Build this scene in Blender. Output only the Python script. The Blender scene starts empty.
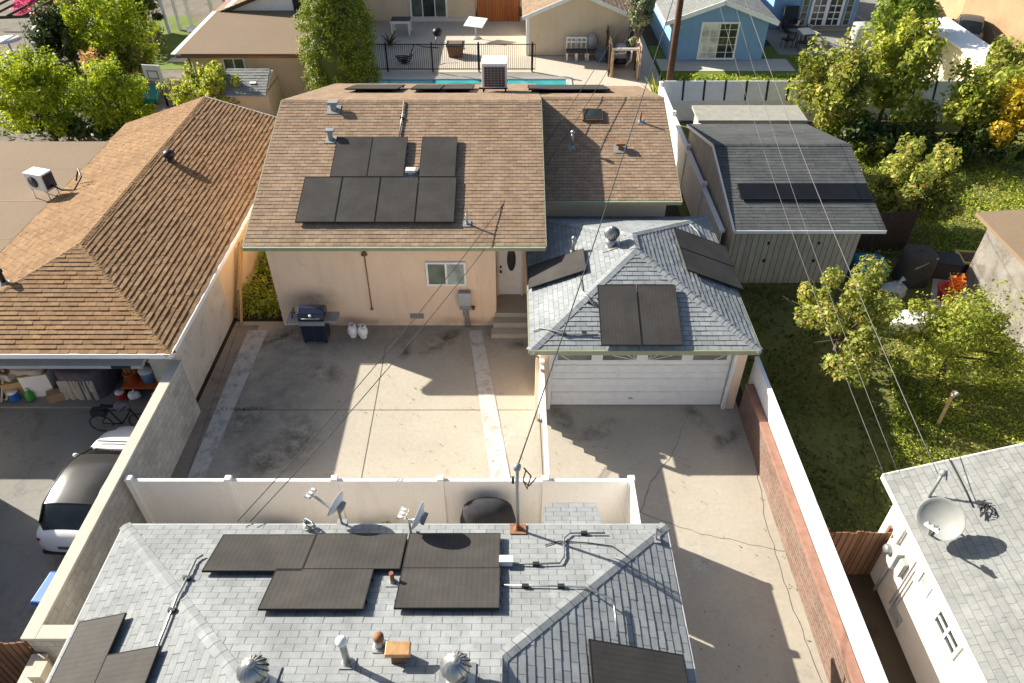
import bpy, bmesh, math, random
import numpy as np
from mathutils import Vector, Matrix
random.seed(7)
rng = np.random.default_rng(11)
R = math.radians
V = Vector
scene = bpy.context.scene
col = scene.collection

# ------------------------------------------------------------------ camera
CAMH, PITCH, FPX = 14.75, R(40), 725.0
cd = bpy.data.cameras.new('camera'); cam = bpy.data.objects.new('camera', cd); col.objects.link(cam)
cam.location = (0, 0, CAMH); cam.rotation_euler = (R(90) - PITCH, 0, 0)
cd.sensor_width = 36; cd.lens = 36 * FPX / 1024; cd.clip_end = 2000; cd.clip_start = .1
scene.camera = cam

def ray(px, py):
    u = (px - 512) / FPX; v = (py - 341.5) / FPX
    return V((u, math.cos(PITCH) - v * math.sin(PITCH), -math.sin(PITCH) - v * math.cos(PITCH)))
def G(px, py, z=0.0):          # measured point at a known height
    d = ray(px, py); t = (z - CAMH) / d.z
    return V((d.x * t, d.y * t, z))
def YP(px, py, Y):             # measured point on a facade plane
    d = ray(px, py); t = Y / d.y
    return V((d.x * t, Y, CAMH + d.z * t))
def RP(px, py, pl, h=0.0):     # measured point on a roof plane (x0,y0,z0,gx,gy)
    x0, y0, z0, gx, gy = pl; d = ray(px, py)
    t = (z0 + h - gx * x0 - gy * y0 - CAMH) / (d.z - gx * d.x - gy * d.y)
    return V((d.x * t, d.y * t, CAMH + d.z * t))
def RZ(pl, x, y): return pl[2] + pl[3] * (x - pl[0]) + pl[4] * (y - pl[1])

# ------------------------------------------------------------------ light
SUN = V((-1.65, .85, 1.0)).normalized()
sl = bpy.data.lights.new('sun', 'SUN'); so = bpy.data.objects.new('sun', sl); col.objects.link(so)
sl.energy = 5.0; sl.angle = R(.5); sl.color = (1.0, .945, .83)
so.rotation_euler = (-SUN).to_track_quat('-Z', 'Y').to_euler(); so.location = (-20, 10, 30)
w = bpy.data.worlds.new('World'); scene.world = w; w.use_nodes = True
nt = w.node_tree; sky = nt.nodes.new('ShaderNodeTexSky'); sky.sky_type = 'NISHITA'; sky.sun_disc = False
sky.sun_elevation = math.asin(SUN.z); sky.sun_rotation = math.atan2(SUN.x, SUN.y)
sky.air_density = 1.0; sky.dust_density = 2.0; sky.ozone_density = 1.0
bg = nt.nodes['Background']; bg.inputs[1].default_value = .066
nt.links.new(sky.outputs[0], bg.inputs[0])
scene.view_settings.view_transform = 'Standard'; scene.view_settings.look = 'None'
scene.view_settings.exposure = 1.25; scene.view_settings.gamma = 1.0
scene.cycles.max_bounces = 6; scene.cycles.use_denoising = True

# ------------------------------------------------------------------ materials
MATS = {}
def nodes(name):
    m = bpy.data.materials.new(name); m.use_nodes = True
    t = m.node_tree; b = t.nodes['Principled BSDF']
    return m, t, b
def N(t, kind, **kw):
    n = t.nodes.new(kind)
    for k, v in kw.items():
        if k in n.inputs: n.inputs[k].default_value = v
        else: setattr(n, k, v)
    return n
def c4(c): return (c[0], c[1], c[2], 1)
def mulcol(t, a, b, fac=1.0):
    n = t.nodes.new('ShaderNodeMix'); n.data_type = 'RGBA'; n.blend_type = 'MULTIPLY'; n.inputs[0].default_value = fac
    t.links.new(a, n.inputs[6]); t.links.new(b, n.inputs[7]); return n.outputs[2]
def mixcol(t, f, a, b, fv=None):
    n = t.nodes.new('ShaderNodeMix'); n.data_type = 'RGBA'
    if f is None: n.inputs[0].default_value = fv
    else: t.links.new(f, n.inputs[0])
    for s, i in ((a, 6), (b, 7)):
        if isinstance(s, (tuple, list)): n.inputs[i].default_value = c4(s)
        else: t.links.new(s, n.inputs[i])
    return n.outputs[2]
def ramp(t, f, stops):
    n = t.nodes.new('ShaderNodeValToRGB'); e = n.color_ramp.elements
    while len(e) < len(stops): e.new(.5)
    for q, (p, c) in zip(e, stops):
        q.position = p; q.color = c4(c) if len(c) == 3 else c
    t.links.new(f, n.inputs[0]); return n.outputs[0]
def noise(t, scale, detail=4, rough=.6, vec=None, dist=0):
    n = N(t, 'ShaderNodeTexNoise'); n.inputs['Scale'].default_value = scale; n.inputs['Detail'].default_value = detail
    n.inputs['Roughness'].default_value = rough; n.inputs['Distortion'].default_value = dist
    if vec is not None: t.links.new(vec, n.inputs['Vector'])
    return n.outputs[0]
def pos(t): return t.nodes.new('ShaderNodeNewGeometry').outputs['Position']
def bump(t, b, h, strength=.3, dist=.02):
    n = N(t, 'ShaderNodeBump'); n.inputs['Strength'].default_value = strength; n.inputs['Distance'].default_value = dist
    t.links.new(h, n.inputs['Height']); t.links.new(n.outputs[0], b.inputs['Normal'])
def g3(v): return (v, v, v)

def plain(name, c, rough=.6, metal=0.0, var=.18, scale=6.0, spec=.4):
    """painted or plastic surface with slight wear"""
    if name in MATS: return MATS[name]
    m, t, b = nodes(name); p = pos(t)
    f = noise(t, scale, 5, .65, p)
    k = ramp(t, f, [(.3, g3(1 - var)), (.7, g3(1 + var * .25))])
    cc = N(t, 'ShaderNodeRGB'); cc.outputs[0].default_value = c4(c)
    t.links.new(mulcol(t, cc.outputs[0], k), b.inputs['Base Color'])
    b.inputs['Roughness'].default_value = rough; b.inputs['Metallic'].default_value = metal
    b.inputs['Specular IOR Level'].default_value = spec
    MATS[name] = m; return m
def shingle(name, c1, c2, mortar, bw=.3, bh=.145, ms=.008, blotch=.25, stain=(.5, .5, .5), gran=.25):
    m, t, b = nodes(name)
    uv = t.nodes.new('ShaderNodeUVMap'); uv.uv_map = 'UVMap'
    br = N(t, 'ShaderNodeTexBrick'); br.inputs['Color1'].default_value = c4(c1); br.inputs['Color2'].default_value = c4(c2)
    br.inputs['Mortar'].default_value = c4(mortar); br.inputs['Scale'].default_value = 1
    br.inputs['Mortar Size'].default_value = ms; br.inputs['Mortar Smooth'].default_value = .2
    br.inputs['Brick Width'].default_value = bw; br.inputs['Row Height'].default_value = bh; br.inputs['Bias'].default_value = 0
    # irregular tabs: nudge the u coordinate with a little noise
    t.links.new(uv.outputs[0], br.inputs['Vector'])
    p = pos(t)
    big = ramp(t, noise(t, .55, 6, .65, p), [(.33, g3(1 - blotch)), (.68, g3(1.06))])
    fine = ramp(t, noise(t, 55, 3, .7, p), [(.3, g3(1 - gran)), (.7, g3(1 + gran * .5))])
    mid = ramp(t, noise(t, 5, 4, .6, p), [(.3, g3(.86)), (.7, g3(1.05))])
    c = mulcol(t, mulcol(t, mulcol(t, br.outputs[0], big), fine), mid)
    ms_ = N(t, 'ShaderNodeMapping'); ms_.inputs['Scale'].default_value = (2.2, .22, 1); t.links.new(uv.outputs[0], ms_.inputs[0])
    c = mulcol(t, c, ramp(t, noise(t, 1.0, 6, .7, ms_.outputs[0]), [(.32, g3(.87)), (.62, g3(1.05))]))
    st = ramp(t, noise(t, 1.7, 8, .75, p, .6), [(.62, g3(0)), (.72, g3(1))])
    c = mixcol(t, st, c, mulcol(t, c, _rgb(t, stain)))
    t.links.new(c, b.inputs['Base Color']); b.inputs['Roughness'].default_value = .92
    b.inputs['Specular IOR Level'].default_value = .15
    bump(t, b, noise(t, 60, 2, .6, p), .35, .01)
    MATS[name] = m; return m
def _rgb(t, c):
    n = N(t, 'ShaderNodeRGB'); n.outputs[0].default_value = c4(c); return n.outputs[0]
def rough_wall(name, c, var=.12, stain=(.75, .7, .65), bumps=.3, bscale=30, amount=.66):
    m, t, b = nodes(name); p = pos(t)
    k = ramp(t, noise(t, .9, 6, .6, p), [(.3, g3(1 - var)), (.7, g3(1.03))])
    f2 = ramp(t, noise(t, bscale, 3, .6, p), [(.3, g3(.92)), (.7, g3(1.03))])
    c0 = mulcol(t, mulcol(t, _rgb(t, c), k), f2)
    mz = N(t, 'ShaderNodeMapping'); mz.inputs['Scale'].default_value = (3.5, 3.5, .35); t.links.new(p, mz.inputs[0])
    c0 = mulcol(t, c0, ramp(t, noise(t, 1.0, 6, .7, mz.outputs[0]), [(.26, (.90, .89, .87)), (.5, g3(1.0))]))
    st = ramp(t, noise(t, 1.6, 8, .7, p, .5), [(amount - .06, g3(0)), (amount + .1, g3(.8))])
    t.links.new(mixcol(t, st, c0, mulcol(t, c0, _rgb(t, stain))), b.inputs['Base Color'])
    b.inputs['Roughness'].default_value = .9; b.inputs['Specular IOR Level'].default_value = .2
    bump(t, b, noise(t, bscale * 1.5, 3, .6, p), bumps, .01)
    MATS[name] = m; return m
def concrete(name, c, var=.2, stain=(.42, .36, .3), s_amt=.66, crack=0.0, streak=0.0):
    m, t, b = nodes(name); p = pos(t)
    k = ramp(t, noise(t, .35, 7, .65, p), [(.3, g3(1 - var)), (.7, g3(1.04))])
    f2 = ramp(t, noise(t, 9, 6, .7, p), [(.3, g3(.88)), (.7, g3(1.04))])
    f3 = ramp(t, noise(t, 70, 2, .6, p), [(.3, g3(.9)), (.7, g3(1.06))])
    c0 = mulcol(t, mulcol(t, mulcol(t, _rgb(t, c), k), f2), f3)
    st = ramp(t, noise(t, .8, 9, .72, p, .8), [(s_amt - .05, g3(0)), (s_amt + .07, g3(.75))])
    c1 = mixcol(t, st, c0, mulcol(t, c0, _rgb(t, stain)))
    sp = ramp(t, noise(t, 3.3, 6, .8, p, .3), [(.69, g3(0)), (.74, g3(.7))])
    c1 = mixcol(t, sp, c1, mulcol(t, c1, _rgb(t, (.45, .4, .36))))
    if crack:
        vo = N(t, 'ShaderNodeTexVoronoi'); vo.feature = 'DISTANCE_TO_EDGE'; vo.inputs['Scale'].default_value = .28
        mp = N(t, 'ShaderNodeVectorMath', operation='ADD'); nz = N(t, 'ShaderNodeTexNoise'); nz.inputs['Scale'].default_value = 1.3
        nz.inputs['Detail'].default_value = 6; t.links.new(p, nz.inputs['Vector'])
        t.links.new(p, mp.inputs[0]); t.links.new(nz.outputs[1], mp.inputs[1]); t.links.new(mp.outputs[0], vo.inputs['Vector'])
        cr = ramp(t, vo.outputs[0], [(0, g3(crack)), (.006, g3(0))])
        c1 = mixcol(t, cr, c1, (.09, .075, .06))
    t.links.new(c1, b.inputs['Base Color']); b.inputs['Roughness'].default_value = .88; b.inputs['Specular IOR Level'].default_value = .25
    bump(t, b, noise(t, 40, 4, .6, p), .25, .006)
    MATS[name] = m; return m
def blockwall(name, c1, c2, mortar, bw=.4, bh=.2, ms=.01):
    """blocks laid out from the world position, works on any vertical face"""
    m, t, b = nodes(name); p = pos(t)
    sx = N(t, 'ShaderNodeSeparateXYZ'); t.links.new(p, sx.inputs[0])
    ad = N(t, 'ShaderNodeMath', operation='ADD'); t.links.new(sx.outputs[0], ad.inputs[0]); t.links.new(sx.outputs[1], ad.inputs[1])
    cb = N(t, 'ShaderNodeCombineXYZ'); t.links.new(ad.outputs[0], cb.inputs[0]); t.links.new(sx.outputs[2], cb.inputs[1])
    br = N(t, 'ShaderNodeTexBrick'); br.inputs['Color1'].default_value = c4(c1); br.inputs['Color2'].default_value = c4(c2)
    br.inputs['Mortar'].default_value = c4(mortar); br.inputs['Scale'].default_value = 1; br.inputs['Mortar Size'].default_value = ms
    br.inputs['Brick Width'].default_value = bw; br.inputs['Row Height'].default_value = bh
    t.links.new(cb.outputs[0], br.inputs['Vector'])
    k = ramp(t, noise(t, 1.1, 7, .7, p), [(.32, g3(.68)), (.66, g3(1.06))])
    f = ramp(t, noise(t, 22, 4, .7, p), [(.3, g3(.82)), (.7, g3(1.06))])
    t.links.new(mulcol(t, mulcol(t, br.outputs[0], k), f), b.inputs['Base Color'])
    b.inputs['Roughness'].default_value = .92; b.inputs['Specular IOR Level'].default_value = .2
    bump(t, b, noise(t, 45, 4, .6, p), .4, .01)
    MATS[name] = m; return m
def planks(name, c1, c2, gap, width=.14, axis='XY', rough=.8):
    """vertical boards: random tone per board along x+y"""
    m, t, b = nodes(name); p = pos(t)
    sx = N(t, 'ShaderNodeSeparateXYZ'); t.links.new(p, sx.inputs[0])
    ad = N(t, 'ShaderNodeMath', operation='ADD'); t.links.new(sx.outputs[0], ad.inputs[0]); t.links.new(sx.outputs[1], ad.inputs[1])
    cb = N(t, 'ShaderNodeCombineXYZ'); t.links.new(sx.outputs[2], cb.inputs[0]); t.links.new(ad.outputs[0], cb.inputs[1])
    br = N(t, 'ShaderNodeTexBrick'); br.inputs['Color1'].default_value = c4(c1); br.inputs['Color2'].default_value = c4(c2)
    br.inputs['Mortar'].default_value = c4(gap); br.inputs['Scale'].default_value = 1; br.inputs['Mortar Size'].default_value = .012
    br.inputs['Brick Width'].default_value = 60; br.inputs['Row Height'].default_value = width
    t.links.new(cb.outputs[0], br.inputs['Vector'])
    mp = N(t, 'ShaderNodeMapping'); mp.inputs['Scale'].default_value = (14, 14, 1.2); t.links.new(p, mp.inputs[0])
    g = ramp(t, noise(t, 2.0, 6, .7, mp.outputs[0]), [(.3, g3(.7)), (.7, g3(1.1))])
    t.links.new(mulcol(t, br.outputs[0], g), b.inputs['Base Color'])
    b.inputs['Roughness'].default_value = rough; b.inputs['Specular IOR Level'].default_value = .2
    MATS[name] = m; return m
def leafmat(name, cs, trans=.45, rough=.55):
    m, t, b = nodes(name)
    ri = t.nodes.new('ShaderNodeNewGeometry').outputs['Random Per Island']
    st = [(i / max(1, len(cs) - 1), tuple(min(.75, q * 1.55) for q in c)) for i, c in enumerate(cs)]
    c = ramp(t, ri, st)
    k = ramp(t, noise(t, .9, 3, .5, pos(t)), [(.3, (.75, .8, .7)), (.7, (1.15, 1.08, .95))])
    c = mulcol(t, c, k)
    t.links.new(c, b.inputs['Base Color']); b.inputs['Roughness'].default_value = rough; b.inputs['Specular IOR Level'].default_value = .3
    tr = t.nodes.new('ShaderNodeBsdfTranslucent'); t.links.new(mulcol(t, c, _rgb(t, (1.5, 1.5, .8))), tr.inputs[0])
    mx = t.nodes.new('ShaderNodeMixShader'); mx.inputs[0].default_value = trans
    t.links.new(b.outputs[0], mx.inputs[1]); t.links.new(tr.outputs[0], mx.inputs[2])
    t.links.new(mx.outputs[0], t.nodes['Material Output'].inputs[0])
    MATS[name] = m; return m
def glass(name, c, rough=.08):
    m, t, b = nodes(name); p = pos(t)
    k = ramp(t, noise(t, 1.6, 3, .6, p), [(.35, g3(.55)), (.7, g3(1.25))])
    t.links.new(mulcol(t, _rgb(t, c), k), b.inputs['Base Color'])
    b.inputs['Roughness'].default_value = rough; b.inputs['Specular IOR Level'].default_value = .6
    MATS[name] = m; return m
def panelmat(name, c=(.058, .054, .050)):
    """solar module: fine cell lines running up the module, dusty glass"""
    m, t, b = nodes(name)
    uv = t.nodes.new('ShaderNodeUVMap'); uv.uv_map = 'UVMap'
    wv = N(t, 'ShaderNodeTexWave'); wv.bands_direction = 'X'; wv.inputs['Scale'].default_value = 3.2; wv.inputs['Distortion'].default_value = 0
    t.links.new(uv.outputs[0], wv.inputs[0])
    k0 = ramp(t, wv.outputs[1], [(.0, g3(.93)), (.9, g3(1.0)), (1.0, g3(1.05))])
    w2 = N(t, 'ShaderNodeTexWave'); w2.bands_direction = 'Y'; w2.inputs['Scale'].default_value = 1.6; w2.inputs['Distortion'].default_value = 0
    t.links.new(uv.outputs[0], w2.inputs[0]); k = mulcol(t, k0, ramp(t, w2.outputs[1], [(.0, g3(1)), (.965, g3(1)), (1.0, g3(1.04))]))
    p = pos(t)
    d = ramp(t, noise(t, 1.2, 6, .65, p), [(.3, g3(.82)), (.72, g3(1.3))])
    t.links.new(mulcol(t, mulcol(t, _rgb(t, c), k), d), b.inputs['Base Color'])
    b.inputs['Roughness'].default_value = .6; b.inputs['Specular IOR Level'].default_value = .05
    MATS[name] = m; return m

# ------------------------------------------------------------------ mesh builder
class MB:
    def __init__(s): s.bm = bmesh.new(); s.uv = s.bm.loops.layers.uv.new('UVMap')
    def face(s, pts, uvs=None):
        f = s.bm.faces.new([s.bm.verts.new(p) for p in pts])
        if uvs:
            for l, q in zip(f.loops, uvs): l[s.uv].uv = q
        return f
    def hexa(s, p):   # 8 points: bottom 0-3 ccw, top 4-7
        v = [s.bm.verts.new(q) for q in p]
        for i in ((3, 2, 1, 0), (4, 5, 6, 7), (0, 1, 5, 4), (1, 2, 6, 5), (2, 3, 7, 6), (3, 0, 4, 7)):
            s.bm.faces.new([v[k] for k in i])
        return s
    def box(s, x0, x1, y0, y1, z0, z1):
        return s.hexa([(x0, y0, z0), (x1, y0, z0), (x1, y1, z0), (x0, y1, z0), (x0, y0, z1), (x1, y0, z1), (x1, y1, z1), (x0, y1, z1)])
    def obox(s, c, a, b, n, ha, hb, hn):
        c, a, b, n = V(c), V(a) * ha, V(b) * hb, V(n) * hn
        return s.hexa([c - a - b - n, c + a - b - n, c + a + b - n, c - a + b - n, c - a - b + n, c + a - b + n, c + a + b + n, c - a + b + n])
    def bar(s, p0, p1, w, h, up=(0, 0, 1)):
        p0, p1 = V(p0), V(p1); d = (p1 - p0); L = d.length; d.normalize()
        a = d.cross(V(up)); a = a.normalized() if a.length > 1e-4 else V((1, 0, 0)); b = a.cross(d)
        return s.obox((p0 + p1) / 2, d, a, b, L / 2, w / 2, h / 2)
    def tube(s, pts, r, seg=8, cap=True):
        pts = [V(p) for p in pts]; rs = r if isinstance(r, (list, tuple)) else [r] * len(pts)
        rings = []; a = None
        for i, p in enumerate(pts):
            d = (pts[min(i + 1, len(pts) - 1)] - pts[max(i - 1, 0)]).normalized()
            if a is None:
                a = d.orthogonal().normalized()
            else:
                a = (a - d * a.dot(d))
                a = a.normalized() if a.length > 1e-5 else d.orthogonal().normalized()
            b = d.cross(a)
            rings.append([s.bm.verts.new(p + (a * math.cos(t) + b * math.sin(t)) * rs[i]) for t in [2 * math.pi * k / seg for k in range(seg)]])
        for q0, q1 in zip(rings, rings[1:]):
            for k in range(seg):
                f = s.bm.faces.new([q0[k], q0[(k + 1) % seg], q1[(k + 1) % seg], q1[k]]); f.smooth = True
        if cap:
            s.bm.faces.new(rings[0][::-1]); s.bm.faces.new(rings[-1])
        return s
    def lathe(s, prof, c=(0, 0, 0), seg=20, axis=(0, 0, 1), sx=1, sy=1, smooth=True):
        c = V(c); q = V((0, 0, 1)).rotation_difference(V(axis)); rings = []
        for r, z in prof:
            if r < 1e-5: rings.append([s.bm.verts.new(c + q @ V((0, 0, z)))])
            else: rings.append([s.bm.verts.new(c + q @ V((r * sx * math.cos(t), r * sy * math.sin(t), z))) for t in [2 * math.pi * k / seg for k in range(seg)]])
        for a, b in zip(rings, rings[1:]):
            for k in range(seg):
                k2 = (k + 1) % seg
                vs = ([a[0], b[k2], b[k]] if len(a) == 1 else [a[k], a[k2], b[0]] if len(b) == 1 else [a[k], a[k2], b[k2], b[k]])
                if len(a) == 1 and len(b) == 1: continue
                f = s.bm.faces.new(vs); f.smooth = smooth
        return s
    def ball(s, c, r, sc=(1, 1, 1), seg=12, rings=8):
        return s.lathe([(r * math.sin(math.pi * k / rings), -r * sc[2] * math.cos(math.pi * k / rings)) for k in range(rings + 1)], c, seg, sx=sc[0], sy=sc[1])
    def prism(s, poly, z0, z1):  # horizontal polygon (ccw) extruded up
        n = len(poly); lo = [s.bm.verts.new((p[0], p[1], z0)) for p in poly]; hi = [s.bm.verts.new((p[0], p[1], z1)) for p in poly]
        s.bm.faces.new(lo[::-1]); s.bm.faces.new(hi)
        for k in range(n): s.bm.faces.new([lo[k], lo[(k + 1) % n], hi[(k + 1) % n], hi[k]])
        return s
    def wallprism(s, poly, n, depth):  # vertical polygon extruded along n
        n = V(n).normalized() * depth; k = len(poly)
        a = [s.bm.verts.new(V(p)) for p in poly]; b = [s.bm.verts.new(V(p) + n) for p in poly]
        s.bm.faces.new(a); s.bm.faces.new(b[::-1])
        for i in range(k): s.bm.faces.new([a[i], b[i], b[(i + 1) % k], a[(i + 1) % k]])
        return s
    def courses(s, poly, e=.145, lift=.014, bw=.3):
        """roof plane laid in real overlapping courses; uv in metres"""
        P = [V(p) for p in poly]
        n = (P[1] - P[0]).cross(P[2] - P[0]).normalized()
        if n.z < 0: n = -n
        u = V((0, 0, 1)).cross(n); u.normalize(); v = n.cross(u)
        lowest = min(P, key=lambda p: p.dot(v)); o = lowest
        Q = [((p - o).dot(u), (p - o).dot(v)) for p in P]
        vmax = max(q[1] for q in Q); k = 0; seed = random.uniform(0, 50)
        def clip(poly, val, keep_above):
            out = []
            for i in range(len(poly)):
                a, b = poly[i], poly[(i + 1) % len(poly)]
                ia = (a[1] >= val) == keep_above; ib = (b[1] >= val) == keep_above
                if ia: out.append(a)
                if ia != ib:
                    t = (val - a[1]) / (b[1] - a[1]); out.append((a[0] + t * (b[0] - a[0]), val))
            return out
        while k * e < vmax - 1e-4:
            lo, hi = k * e, min(vmax, (k + 1) * e)
            c = clip(Q, lo + 1e-6, True)
            if len(c) >= 3: c = clip(c, hi - 1e-6, False)
            if len(c) >= 3:
                u0, u1 = min(a[0] for a in c), max(a[0] for a in c); sh = .5 * bw if k % 2 == 0 else 0.0
                UO = 800 * bw
                for j in range(int(math.floor((u0 - sh) / bw)), int(math.floor((u1 - sh) / bw)) + 1):
                    t0, t1 = sh + j * bw, sh + (j + 1) * bw
                    cc = [(a[1], a[0]) for a in c]; cc = clip(cc, t0, True)
                    if len(cc) >= 3: cc = clip(cc, t1, False)
                    if len(cc) < 3: continue
                    cc = [(a[1], a[0]) for a in cc]; lf = lift * random.uniform(.55, 1.25)
                    pts = [o + u * a[0] + v * a[1] + n * (lf * (1 - (a[1] - lo) / e)) for a in cc]
                    if not all((pts[i] - pts[(i + 1) % len(pts)]).length > 1e-4 for i in range(len(pts))): continue
                    s.face(pts, [(a[0] + UO, a[1]) for a in cc])
                    bot = sorted([a for a in cc if a[1] < lo + 1e-3], key=lambda a: a[0])
                    if len(bot) >= 2:
                        a, b = bot[0], bot[-1]
                        pa, pb = o + u * a[0] + v * a[1], o + u * b[0] + v * b[1]
                        s.face([pa - n * .002, pb - n * .002, pb + n * lf, pa + n * lf], [(a[0] + UO, lo), (b[0] + UO, lo), (b[0] + UO, lo + .01), (a[0] + UO, lo + .01)])
            k += 1
        return s
    def caps(s, p0, p1, w=.16, L=.2, slope=.3, thick=.009):
        """overlapping ridge or hip cap pieces"""
        p0, p1 = V(p0), V(p1); d = p1 - p0; n = max(1, int(d.length / L)); d /= n
        h = V((d.x, d.y, 0)).normalized(); side = V((-h.y, h.x, 0)); dn = slope
        for k in range(n):
            a = p0 + d * k; b = p0 + d * (k + 1.25) if k < n - 1 else p1
            za, zb = thick + .012, .012
            A = [a + side * w * sgn + V((0, 0, -dn * w * abs(sgn) + za)) for sgn in (-1, 0, 1)]
            B = [b + side * w * sgn + V((0, 0, -dn * w * abs(sgn) + zb)) for sgn in (-1, 0, 1)]
            U = k * .31 + .03
            for i in (0, 1): s.face([A[i], A[i + 1], B[i + 1], B[i]], [(U, .02), (U, .12), (U + .25, .12), (U + .25, .02)])
            C = [q - V((0, 0, thick + .01)) for q in A]
            for i in (0, 1): s.face([C[i], C[i + 1], A[i + 1], A[i]], [(U, .02)] * 4)
        return s
    def build(s, name, mat, parent=None, smooth=False, local=False, base=None, bevel=0):
        me = bpy.data.meshes.new(name)
        if not local:
            off = V((0, 0, 0)); p = parent
            if p is None:
                if base is None:
                    vs = [v.co for v in s.bm.verts]
                    base = V((sum(v.x for v in vs) / len(vs), sum(v.y for v in vs) / len(vs), min(v.z for v in vs)))
                off = V(base)
            while p is not None: off += p.location; p = p.parent
            for v in s.bm.verts: v.co -= off
        bmesh.ops.recalc_face_normals(s.bm, faces=s.bm.faces[:]) if not getattr(s, 'norecalc', False) else None
        if smooth:
            for f in s.bm.faces: f.smooth = True
        s.bm.to_mesh(me); s.bm.free()
        o = bpy.data.objects.new(name, me); col.objects.link(o)
        if isinstance(mat, (list, tuple)):
            for q in mat: me.materials.append(q)
        elif mat: me.materials.append(mat)
        if parent: o.parent = parent
        elif not local: o.location = base
        if bevel:
            b = o.modifiers.new('bevel', 'BEVEL'); b.width = bevel; b.segments = 2; b.limit_method = 'ANGLE'
        return o
def tag(o, label=None, cat=None, group=None, kind=None):
    if label: o['label'] = label
    if cat: o['category'] = cat
    if group: o['group'] = group
    if kind: o['kind'] = kind
    return o
def empty(name, loc, label, cat, rz=0, group=None):
    o = bpy.data.objects.new(name, None); col.objects.link(o); o.location = loc; o.rotation_euler = (0, 0, rz)
    o.empty_display_size = .2
    return tag(o, label, cat, group)
def struct(name, mb, mat):
    o = mb.build(name, mat, base=(0, 0, 0)); o['kind'] = 'structure'; return o
def copy_tree(o, parent=None):
    c = o.copy(); col.objects.link(c); c.parent = parent
    for ch in o.children: copy_tree(ch, c)
    return c
def sheet(pts, z): 
    m = MB(); m.face([(p[0], p[1], z) for p in pts]); return m
def rect(x0, x1, y0, y1): return [(x0, y0), (x1, y0), (x1, y1), (x0, y1)]

# ------------------------------------------------------------------ common materials
M = {}
M['shingle_grey'] = shingle('grey_shingle', (.27, .284, .288), (.315, .33, .333), (.15, .153, .15), .33, .15, .009, .18, (.72, .74, .76), .16)
M['shingle_garage'] = shingle('pale_grey_shingle', (.28, .298, .306), (.34, .358, .364), (.14, .147, .15), .3, .145, .008, .2, (.8, .8, .82), .2)
M['shingle_brown'] = shingle('brown_shingle', (.275, .187, .125), (.36, .253, .17), (.18, .12, .08), .25, .15, .006, .08, (.85, .82, .8), .3)
M['shingle_tan'] = shingle('tan_shingle', (.26, .152, .076), (.335, .207, .11), (.13, .075, .038), .25, .15, .006, .12, (.85, .8, .8), .3)
M['shingle_right'] = shingle('weathered_grey_shingle', (.245, .25, .24), (.29, .295, .282), (.17, .172, .166), .3, .15, .008, .15, (.8, .8, .8), .16)
M['shingle_shed'] = shingle('dark_grey_shingle', (.08, .084, .086), (.11, .114, .115), (.045, .045, .045), .9, .15, .007, .2, (.8, .8, .8), .2)
M['peach'] = rough_wall('peach_stucco', (.90, .665, .475), .08, (.8, .78, .76))
M['beige'] = rough_wall('beige_stucco', (.70, .57, .40), .1, (.75, .72, .68))
M['tan_wall'] = rough_wall('tan_stucco', (.72, .55, .36), .1)
M['greywall'] = rough_wall('grey_stucco', (.60, .56, .50), .16, (.62, .6, .56), .3, 25, .58)
M['cream'] = rough_wall('cream_stucco', (.78, .70, .61), .07)
M['blue_wall'] = rough_wall('blue_stucco', (.21, .36, .56), .06, (.85, .85, .85))
M['orange_wall'] = rough_wall('orange_tan_stucco', (.42, .285, .165), .2)
M['yard'] = concrete('yard_concrete', (.44, .395, .32), .14, (.66, .62, .58), .66, 0)
M['drive'] = concrete('driveway_concrete', (.42, .375, .305), .14, (.68, .64, .6), .66, 0)
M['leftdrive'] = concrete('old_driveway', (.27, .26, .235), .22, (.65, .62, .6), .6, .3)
M['strip'] = concrete('pale_concrete_strip', (.56, .53, .48), .2, (.7, .66, .6), .62)
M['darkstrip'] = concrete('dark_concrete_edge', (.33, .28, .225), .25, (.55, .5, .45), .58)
M['deck'] = concrete('deck_concrete', (.52, .46, .37), .12, (.75, .7, .65), .68)
M['flat'] = concrete('rolled_roofing', (.215, .155, .10), .08, (.75, .7, .65), .68)
M['soil'] = concrete('soil', (.075, .055, .035), .3, (.6, .6, .5), .55)
M['lawn_base'] = concrete('lawn_soil', (.18, .18, .05), .35, (1.4, 1.1, 1.0), .58)
M['lawn_far'] = concrete('far_lawn', (.14, .20, .025), .25, (.6, .8, .6), .62)
M['block'] = blockwall('grey_block', (.42, .41, .38), (.50, .485, .445), (.36, .35, .32), .4, .2, .012)
M['blockcap'] = rough_wall('block_cap', (.52, .48, .40), .1, (.75, .72, .7))
M['redblock'] = blockwall('red_block', (.22, .13, .098), (.25, .18, .14), (.15, .105, .085), .4, .1, .018)
M['vinyl'] = rough_wall('white_vinyl', (.88, .87, .85), .03, (.9, .88, .84), .02, 20, .66)
M['vinyl'].node_tree.nodes['Principled BSDF'].inputs['Roughness'].default_value = .45
M['white'] = plain('white_paint', (.82, .81, .79), .5, 0, .1, 4)
M['offwhite'] = plain('offwhite_paint', (.66, .62, .55), .55, 0, .15, 4)
M['greengutter'] = plain('sage_gutter', (.30, .31, .20), .5, 0, .15, 4)
M['greytrim'] = plain('grey_trim', (.42, .43, .43), .5, 0, .15, 5)
M['galv'] = plain('galvanised_steel', (.40, .40, .39), .35, .7, .25, 9)
M['dish'] = plain('weathered_dish', (.25, .252, .24), .6, 0, .12, 5)
M['greymetal'] = plain('painted_grey_metal', (.30, .31, .31), .45, .2, .2, 8)
M['black'] = plain('black_metal', (.02, .02, .022), .45, .2, .3, 8)
M['blackframe'] = plain('black_anodised', (.03, .029, .028), .75, 0, .1, 6, .05)
M['blackplastic'] = plain('black_plastic', (.025, .025, .027), .5, 0, .3, 8)
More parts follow.
